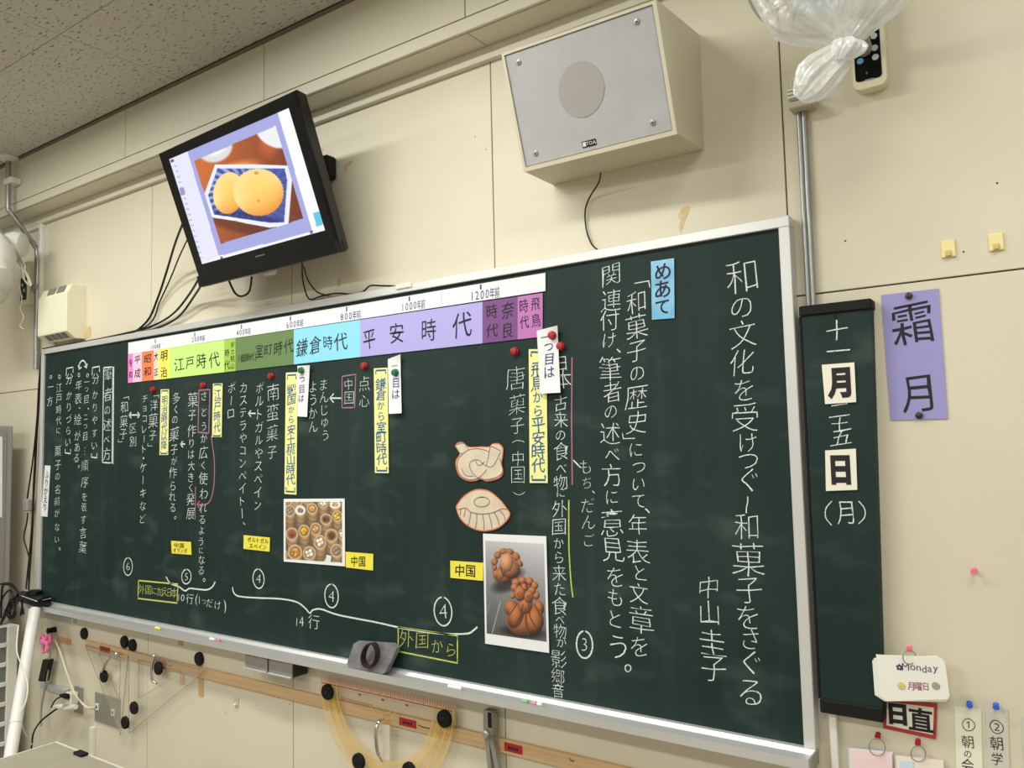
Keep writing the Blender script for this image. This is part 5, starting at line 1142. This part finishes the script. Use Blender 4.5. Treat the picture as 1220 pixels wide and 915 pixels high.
dch([('十', 997, 394, 24, 27), ('一', 998.5, 417.5, 26, 27), ('二', 1000, 489, 20, 25), ('十', 1000.5, 505, 15, 20), ('五', 1003, 521, 22, 28), ('（', 1006, 592, 1, 1), ('月', 1006.5, 611, 26, 22)])
mb = MB()
for pts in ([(991, 597), (984, 606), (984, 617), (991, 626)], [(1023, 597), (1030, 606), (1030, 616), (1023, 624)]): mb.ribbon([at(a, b, yd) for a, b in spline(pts)], .0022, M_chalk)
mb.build('chalk_bracket', db)
MB().lathe(at(995, 376.5, yd), (0, -1, 0), [(0, .004), (.0006, .003)], M_blackm, 10).build('screw', db)
for P, c, lab in (([(979, 434.6), (1017.7, 431.7), (1020, 479), (983, 481.5)], '月', 'white magnet card with a bold black 月 on the date board, upper one'), ([(983, 536.7), (1019.5, 534.5), (1021.3, 583.6), (984, 585)], '日', 'white magnet card with a bold black 日 on the date board, lower one')):
    e, y = card('date_card', P, lab, 'card', mat('ivory_card', (236, 232, 216), .5), -.040, .003)
    q = sub(P, .5, .5); write('lettering', e, [(c, q[0] - .5, q[1], 33, 27)], y - .0006, M_ink, .055, 0, scale=1.0)
# purple sheet
P = [(1049.8, 351.6), (1118.3, 343.7), (1129, 498.8), (1061, 500.6)]
e, y = card('month_sheet', P, 'purple paper sheet with brushed 霜月 beside the date board', 'paper sheet', mat('purple_paper', (152, 146, 202), .6), -.003, .0015)
write('lettering', e, [('霜', 1086.5, 386, 50, 50), ('月', 1091.5, 470, 44, 40)], y - .0006, M_ink, .0, .9, scale=1.0)
for a, b, l in ((1083, 352.7, 'small dark magnet at the top of the purple sheet'), (1095.2, 494.9, 'small dark magnet at the foot of the purple sheet')):
    tag(MB().lathe(at(a, b, -.0045), (0, -1, 0), [(0, .0075), (.004, .0075), (.006, .005)], mat('dark_brown_magnet', (48, 36, 34), .4), 16).build('small_magnet'), l, 'magnet', 'dark magnets of the purple sheet')
# yellowed hooks
h0 = None
for a, b, l in ((1129.8, 296.5, 'yellowed adhesive hook on the right wall, left one of the pair'), (1186.8, 288.3, 'yellowed adhesive hook on the right wall, right one of the pair')):
    q = at(a, b, -.003)
    if h0 is None:
        h0 = empty('adhesive_hook', q, l, 'hook', 'yellowed adhesive hooks'); MH = mat('yellowed_plastic', (236, 222, 160), .4)
        MB().box((q.x - .014, -.005, q.z - .019), (q.x + .014, 0, q.z + .019), MH, .002).build('hook_plate', h0)
        MB().add([(q.x - .006, -.005, q.z - .004), (q.x + .006, -.005, q.z - .004), (q.x + .004, -.012, q.z - .016), (q.x - .004, -.012, q.z - .016), (q.x - .006, -.005, q.z - .017), (q.x + .006, -.005, q.z - .017)], [(0, 3, 2, 1), (3, 4, 5, 2), (0, 4, 3), (1, 2, 5), (0, 1, 5, 4)], mat('hook_tip', (196, 176, 110), .4)).build('hook_tip', h0)
    else: o = copy_tree(h0, None, Vector((q.x, ORG[h0.name].y, q.z))); o['label'] = l
# push pins
def pin(a, b, m, label, y=0.0, grp=None):
    q = at(a, b, y - .012); q.y = y
    e = empty('push_pin', q, label, 'push pin', grp)
    MB().lathe(q, (.1, -1, -.1), [(0, .003), (.002, .0055), (.004, .0035), (.011, .003), (.013, .006), (.016, .0062), (.018, .0055)], m, 14).build('pin_head', e)
    MB().tube([q + Vector((0, .002, 0)), q + Vector((-.0, -.001, 0))], .0008, M_steel, 5, False).build('pin_point', e); return e
pin(1159.5, 679.5, M_pink, 'pink push pin alone on the bare right wall')
pin(1082.5, 772, M_pink, 'pink push pin holding the Monday card ring', -.035)
pin(1045, 876, M_red, 'red push pin of the left lower card ring'); pin(1092.7, 884, M_red, 'red push pin of the right lower card ring')
pin(1154.2, 839, M_blue, 'blue push pin at the top of the first white strip', -.003); pin(1185.8, 841, M_blue, 'blue push pin at the top of the second white strip', -.003)
# cards on rings
def ring(cx, cy, r, label, y=-.016):
    c = at(cx, cy, y); tag(MB().tube([c + Vector((r * .8 * math.cos(t), .009 * math.cos(t) , r * math.sin(t))) for t in [2 * math.pi * i / 16 for i in range(16)]], .0012, M_steel, 6, True, True).build('binder_ring'), label, 'ring')
mc = empty('weekday_cards', at(1085, 830, -.02), 'stack of rounded white weekday cards, the top one reading Monday', 'cards')
for k in range(3):
    o = (3 - k) * 1.6; P = [(1044 - o, 779 + o * 1.6), (1116, 781), (1127, 789), (1131.5, 831), (1127, 836), (1056 - o * .5, 835.5), (1047 - o, 827 + o * .2)]
    y = -.046 - .003 * k
    if k == 2: P = [(1043.6, 779.5), (1048, 780), (1115, 782.5), (1122, 784.5), (1126, 790), (1131.4, 829), (1129, 833.5), (1056, 835.5), (1048, 829)]
    MB().slab([at(a, b, y) for a, b in P], .0012, mat('weekday_card_white', (236, 234, 224), .6)).build('card_sheet', mc)
yy = -.0526
q = at(1096.5, 796.5, yy); vx = (at(1110, 798.2, yy) - at(1084, 795.2, yy)).normalized(); vz = Vector((0, 0, 1))
text_on('lettering', mc, 'Monday', q, vx, vz, .0215, mat('dark_violet_ink', (58, 42, 110), .6), -.004)
mb = MB(); q = at(1071.5, 795, yy)
for k in range(5): mb.lathe(q + Vector((.0042 * math.cos(k * 1.257 + .3), 0, .0042 * math.sin(k * 1.257 + .3))), (0, -1, 0), [(0, .0026), (.0003, .0025)], MATS['dark_violet_ink'], 8)
mb.build('flower_print', mc)['kind'] = 'stuff'
write('lettering', mc, [('月', 1085.2, 817.5, 9.5, 8.5), ('曜', 1094.2, 817.8, 9.5, 9), ('日', 1103, 818, 9, 8)], yy, mat('plum_ink', (150, 50, 110), .6), .004, 0, scale=1.0)
for a, c_ in ((1074, (216, 196, 120)), (1115, (160, 158, 140))): MB().lathe(at(a, 817.3, yy + .0002), (0, -1, 0), [(0, .0078), (.0005, .0075)], mat('coin_print_%d' % a, c_, .5, noise=.2, nscale=200), 16).build('coin_print', mc)
ring(1083.5, 783, .014, 'thin metal ring through the Monday cards', -.056)
P = [(1053.5, 834), (1116.6, 838), (1115, 881), (1052, 867.7)]
e, y = card('duty_sign', P, 'red-framed white sign with bold black 日直 under the Monday cards', 'sign', mat('red_border', (176, 52, 56), .5), -.004, .002)
MB().slab([at(*p, y - .0006) for p in ((1057, 836), (1112.6, 843), (1111.4, 875.5), (1056, 864))], .0004, mat('ivory_card', (236, 232, 216), .5)).build('sign_face', e)
write('lettering', e, [('日', 1069.5, 851, 23, 24)], y - .0012, M_ink, .05, .2, scale=1.05); write('lettering', e, [('直', 1097, 857.5, 25, 26)], y - .0012, M_ink, .024, .2, scale=1.05)
M_pinkc = mat('pale_pink_card', (240, 212, 216), .6); M_bluec = mat('pale_blue_card', (206, 222, 238), .6); M_lace = mat('cream_lace_card', (238, 230, 214), .6)
def stack(name, px, lab, mats):
    e = empty(name, at(px[3][0], px[3][1], -.01), lab, 'cards')
    for k, m in enumerate(mats):
        o = (len(mats) - 1 - k) * 2.2; MB().slab([at(a - (o if i in (0, 3) else -o * .3), b - o * .6, -.008 - .003 * k) for i, (a, b) in enumerate(px)], .0012, m).build('card_sheet', e)
    return e
e = stack('name_cards', [(1015, 893.5), (1062.5, 898.5), (1063.5, 935), (1016, 930)], 'pale pink and blue cards on the left lower ring', [M_bluec, M_lace, M_pinkc])
e = stack('name_cards', [(1068, 901), (1124, 907), (1126, 940), (1069, 936)], 'cream and pale blue cards on the right lower ring', [M_pinkc, M_lace])
MB().slab([at(*p, -.0125) for p in ((1072, 906), (1088, 907.5), (1088.5, 935), (1072.5, 933))], .0008, M_bluec).build('blue_patch', e)
ring(1045, 890, .018, 'thin metal ring on the left red push pin', -.022); ring(1094, 898, .016, 'thin metal ring on the right red push pin', -.022)
for P, t_, lab in (([(1137.4, 841.9), (1169, 844), (1171.5, 945), (1140, 943)], [('①', 1153.8, 863.8, 17, 17), ('朝', 1152.8, 883.5, 14, 14), ('の', 1152.8, 898.5, 9, 9), ('会', 1152.8, 912, 15, 14)], 'white paper strip numbered one, left of the lettered strips'),
                   ([(1173.7, 844), (1200.7, 845), (1204, 945), (1176.5, 944)], [('②', 1187.3, 866, 18, 18), ('朝', 1187.2, 885.5, 15, 15), ('学', 1188, 904, 14, 13)], 'greyer paper strip numbered two, second of the lettered strips'),
                   ([(1217.5, 855), (1245, 857), (1248, 945), (1220, 944)], [], 'sliver of a third paper strip at the lower right corner')):
    e, y = card('schedule_strip', P, lab, 'paper strip', mat('ivory_strip' if t_ and t_[0][0] == '①' else 'grey_strip', (234, 230, 212) if t_ and t_[0][0] == '①' else (206, 204, 190), .6), -.002, .0012, 'numbered schedule strips')
    if t_: write('lettering', e, t_, y - .0006, M_ink, -.004, .6, scale=1.0)
# conduits and socket
sk = empty('socket_box', at(956, 130, -.01), 'beige surface socket with plug above the blackboard corner', 'socket'); MG = mat('beige_grey_plastic', (186, 180, 160), .5)
a = at(941, 131, -.03); b = at(971, 131, -.03); MB().box((a.x, -.045, a.z - .004), (b.x, 0, a.z + .014), MG, .003).build('socket_base', sk)
MB().box((a.x + .002, -.05, a.z + .014), (a.x + .028, -.002, a.z + .046), MG, .004).build('plug_body', sk)
for k in range(3): MB().box((a.x + .001, -.053, a.z + .018 + k * .009), (a.x + .022, -.0505, a.z + .023 + k * .009), M_white, .001).build('plug_rib', sk)
cable('thin pale cord looping up from the beige socket', [(943, 106, -.05), (943, 98, -.06), (949, 91, -.08), (958, 88.5, -.1), (966, 89, -.12)], .0022, M_white, 'cord', 'cord')
for x0, x1, l in ((951.5, 961.2, 'left one of two thin conduits running down to the date board'), (957.5, 967.5, 'right one of two thin conduits running down to the date board')):
    A_ = at(x0, 133, -.01); tag(MB().tube([A_, Vector((A_.x, -.010, dz1 - .2))], .0062, M_pipe, 10, False).build('conduit'), l, 'pipe', 'thin silver conduits')
a = at(989.8, 880, -.01); b = at(999, 880, -.01); tag(MB().box((a.x, -.02, .1), (b.x, 0, dz0 + .05), M_white, .002).build('raceway'), 'white raceway coming out below the date board', 'raceway')
# fan control on the right
x0_ = at(1014, 60, -.035).x; x1_ = at(1054.5, 60, -.035).x; zb_ = at(1037, 104, -.035).z; zt_ = zb_ + .22
rc_ = empty('fan_control_box', ((x0_ + x1_) / 2, -.02, zb_), 'cream fan control with black panel and pale round buttons beside the bagged fan', 'control box')
def rrect(x0, x1, z0, z1, r, n=5):
    o = []
    for cx_, cz_, a0 in ((x1 - r, z1 - r, 0), (x0 + r, z1 - r, 90), (x0 + r, z0 + r, 180), (x1 - r, z0 + r, 270)):
        for i in range(n + 1): t = math.radians(a0 + 90 * i / n); o.append((cx_ + r * math.cos(t), cz_ + r * math.sin(t)))
    return o
MB().slab([Vector((a, -.035, b)) for a, b in rrect(x0_, x1_, zb_, zt_, .016)], .034, mat('cream_control', (226, 220, 192), .4)).build('housing', rc_)
MB().slab([Vector((a, -.0365, b)) for a, b in rrect(x0_ + .006, x1_ - .009, zb_ + .018, zt_ - .02, .008)], .002, M_gloss).build('control_panel', rc_)
for a, b, m in ((1042, 57, 'pale_button2'), (1043, 68, 'pale_button2'), (1025, 73, 'blue_button'), (1024, 60, 'pale_button2'), (1041, 43, 'pale_button2')):
    MB().lathe(at(a, b, -.0366), (0, -1, 0), [(0, .0073), (.0018, .0068), (.002, .004)], mat(m, (176, 192, 196) if m != 'blue_button' else (96, 150, 190), .4), 16).build('button', rc_)
text_on('lettering', rc_, 'F', at(1033, 87, -.0371), Vector((1, 0, 0)), Vector((0, 0, 1)), .008, M_grey)
MB().box((at(1030, 94, -.0371).x, -.0372, at(1035, 94.5, -.037).z - .001), (at(1041, 94, -.0371).x, -.0366, at(1035, 94.5, -.037).z + .001), M_grey).build('panel_print', rc_)
# bagged fan
fcx = Vector((-.335, -.33, .955 + CAMZ)); RG = .168
fn = empty('mounted_fan', fcx, 'grey wall fan inside the clear plastic bag at the top right', 'fan')
MB().tube([fcx + Vector((RG * math.cos(t), 0, RG * math.sin(t))) for t in [2 * math.pi * i / 32 for i in range(32)]], .0035, M_steel, 6, True, True).build('guard_rim', fn)
for k in range(4):
    mb = MB(); mb.tube([fcx + Vector((RG * (.22 + .2 * k) * math.cos(t), -.05 + .035 * (.22 + .2 * k) ** 2, RG * (.22 + .2 * k) * math.sin(t))) for t in [2 * math.pi * i / 24 for i in range(24)]], .0014, M_grey, 5, True, True); mb.build('guard_ring', fn)
for k in range(12):
    t = 2 * math.pi * k / 12; d = Vector((math.cos(t), 0, math.sin(t))); MB().tube([fcx + Vector((0, -.052, 0)) + d * .02, fcx + Vector((0, -.04, 0)) + d * RG * .6, fcx + d * RG], .0012, M_grey, 5).build('guard_wire', fn)
MB().lathe(fcx + Vector((0, .02, 0)), (0, 1, 0), [(0, .05), (.06, .05), (.10, .04), (.12, .02)], M_grey, 20).build('motor_housing', fn)
M_blade = mat('grey_blade', (150, 156, 160), .4)
for k in range(3):
    t0 = 2 * math.pi * k / 3; vs = []; fs = []
    for i in range(7):
        for j in range(5):
            t = t0 + (i / 6) * 1.5; r = .025 + (RG * .82 - .025) * j / 4; vs.append(fcx + Vector((r * math.cos(t), -.02 + .025 * (i / 6 - .5), r * math.sin(t))))
    for i in range(6):
        for j in range(4): a = i * 5 + j; fs.append((a, a + 1, a + 6, a + 5))
    MB().add(vs, fs, M_blade, True).build('blade', fn)
MB().tube([fcx + Vector((0, .13, 0)), fcx + Vector((0, .2, -.06)), Vector((fcx.x, -.004, fcx.z - .09))], .018, M_grey, 10).build('mount_arm', fn)
def bag_mat():
    m = bpy.data.materials.new('thin_plastic_bag'); m.use_nodes = True; nt = m.node_tree; nt.nodes.remove(nt.nodes['Principled BSDF']); out = nt.nodes['Material Output']
    tr = nt.nodes.new('ShaderNodeBsdfTransparent'); df = nt.nodes.new('ShaderNodeBsdfDiffuse'); tl = nt.nodes.new('ShaderNodeBsdfTranslucent'); gl = nt.nodes.new('ShaderNodeBsdfGlossy')
    df.inputs[0].default_value = (.86, .87, .85, 1); tl.inputs[0].default_value = (.86, .87, .85, 1); gl.inputs['Roughness'].default_value = .18
    a = nt.nodes.new('ShaderNodeMixShader'); a.inputs[0].default_value = .45; nt.links.new(df.outputs[0], a.inputs[1]); nt.links.new(tl.outputs[0], a.inputs[2])
    b = nt.nodes.new('ShaderNodeMixShader'); b.inputs[0].default_value = .12; nt.links.new(a.outputs[0], b.inputs[1]); nt.links.new(gl.outputs[0], b.inputs[2])
    at_ = nt.nodes.new('ShaderNodeVertexColor'); at_.layer_name = 'print'
    tc = nt.nodes.new('ShaderNodeTexCoord'); n = nt.nodes.new('ShaderNodeTexNoise'); n.inputs['Scale'].default_value = 14; n.inputs['Detail'].default_value = 5; n.inputs['Distortion'].default_value = 1.2; nt.links.new(tc.outputs['Object'], n.inputs['Vector'])
    bp = nt.nodes.new('ShaderNodeBump'); bp.inputs['Strength'].default_value = .7; bp.inputs['Distance'].default_value = .012; nt.links.new(n.outputs['Fac'], bp.inputs['Height'])
    for s_ in (df, tl, gl): nt.links.new(bp.outputs['Normal'], s_.inputs['Normal'])
    mr = nt.nodes.new('ShaderNodeMapRange'); mr.inputs[1].default_value = .3; mr.inputs[2].default_value = .75; mr.inputs[3].default_value = -.12; mr.inputs[4].default_value = .18; nt.links.new(n.outputs['Fac'], mr.inputs[0])
    ad = nt.nodes.new('ShaderNodeMath'); ad.operation = 'ADD'; ad.use_clamp = True; nt.links.new(at_.outputs['Color'], ad.inputs[0]); nt.links.new(mr.outputs[0], ad.inputs[1])
    f = nt.nodes.new('ShaderNodeMixShader'); nt.links.new(ad.outputs[0], f.inputs[0]); nt.links.new(tr.outputs[0], f.inputs[1]); nt.links.new(b.outputs[0], f.inputs[2]); nt.links.new(f.outputs[0], out.inputs[0]); return m
M_bag = bag_mat()
kn = at(1012, 52, -.40); te = at(950, 118, -.40)
bg = empty('plastic_bag', kn, 'translucent white plastic bag knotted below the wall fan, top right', 'bag')
def bagpart(name, stations, nu, wr_k, wr_a):   # stations: (centre, rx, ry, opacity, axis dir)
    vs = []; col = []; ns_ = len(stations)
    for s_i, (c_, r1_, r2_, op, ax) in enumerate(stations):
        ax = Vector(ax).normalized(); u_ = Vector((0, 1, 0)); w_ = ax.cross(u_).normalized()
        for i in range(nu):
            t = 2 * math.pi * i / nu; wv_ = 1 + wr_a[s_i] * (math.sin(wr_k * t + s_i * .25) * .6 + math.sin((wr_k * 2 + 3) * t + 1 + s_i * .4) * .4)
            vs.append(Vector(c_) + w_ * (r1_ * math.cos(t) * wv_) + u_ * (r2_ * math.sin(t) * wv_)); col.append(min(1, op * (1 + .35 * (wv_ - 1) * 8)))
    fs = [(s_ * nu + i, s_ * nu + (i + 1) % nu, (s_ + 1) * nu + (i + 1) % nu, (s_ + 1) * nu + i) for s_ in range(ns_ - 1) for i in range(nu)]
    mb = MB().add(vs, fs, M_bag, True); o = mb.build(name, bg); me = o.data
    a = me.color_attributes.new('print', 'FLOAT_COLOR', 'POINT'); a.data.foreach_set('color', np.array([[max(0, v), max(0, v), max(0, v), 1] for v in col]).ravel())
    return o
K = kn - fcx; st = []; wa = []
prof = [(-1.02, .03, .02, .4, 0), (-.98, .09, .05, .4, 0), (-.75, .145, .085, .4, .2), (-.4, .178, .10, .4, .5), (0, .192, .105, .42, .8), (.3, .182, .10, .46, 1), (.55, .155, .085, .52, 1), (.72, .118, .065, .58, 1), (.84, .080, .048, .66, .8), (.93, .046, .032, .62, .4), (1.0, .024, .02, .85, .1)]
for t, r1_, r2_, op, sh in prof:
    c_ = fcx + K * t if t > 0 else fcx + Vector((0, 0, -t * .19)); st.append((c_ + Vector((.020 * sh, 0, 0)), r1_, r2_, op, K if t > .5 else Vector((0, 0, -1)))); wa.append(.02 + .07 * max(0, t))
bagpart('bag_body', st, 96, 9, wa)
T = te - kn; st = []; wa = []
for t, r1_, r2_, op in [(0, .018, .016, .9), (.1, .020, .016, .9), (.25, .030, .020, .85), (.45, .038, .024, .8), (.65, .040, .024, .78), (.82, .034, .018, .8), (.95, .022, .010, .85), (1.0, .012, .004, .9)]:
    st.append((kn + T * t + Vector((.004 * math.sin(t * 9), 0, 0)), r1_, r2_, op, T)); wa.append(.14)
bagpart('bag_tail', st, 64, 7, wa)
st = []; wa = []; Kd = K.normalized(); kd = (K.normalized() * .6 + T.normalized() * .4).normalized()
for t, r1_, r2_ in [(-.040, .016, .014), (-.032, .026, .022), (-.022, .030, .025), (-.012, .027, .022), (-.006, .020, .018), (0, .026, .023), (.010, .030, .025), (.020, .028, .023), (.028, .020, .017), (.036, .014, .012)]:
    st.append((kn + kd * t + Vector((.004 * math.sin(t * 120), -.004, 0)), r1_, r2_, .95, kd)); wa.append(.16)
bagpart('knot', st, 64, 5, wa)
_m = bpy.data.objects['glyphs']; bpy.data.objects.remove(_m); bpy.data.curves.remove(_fc)
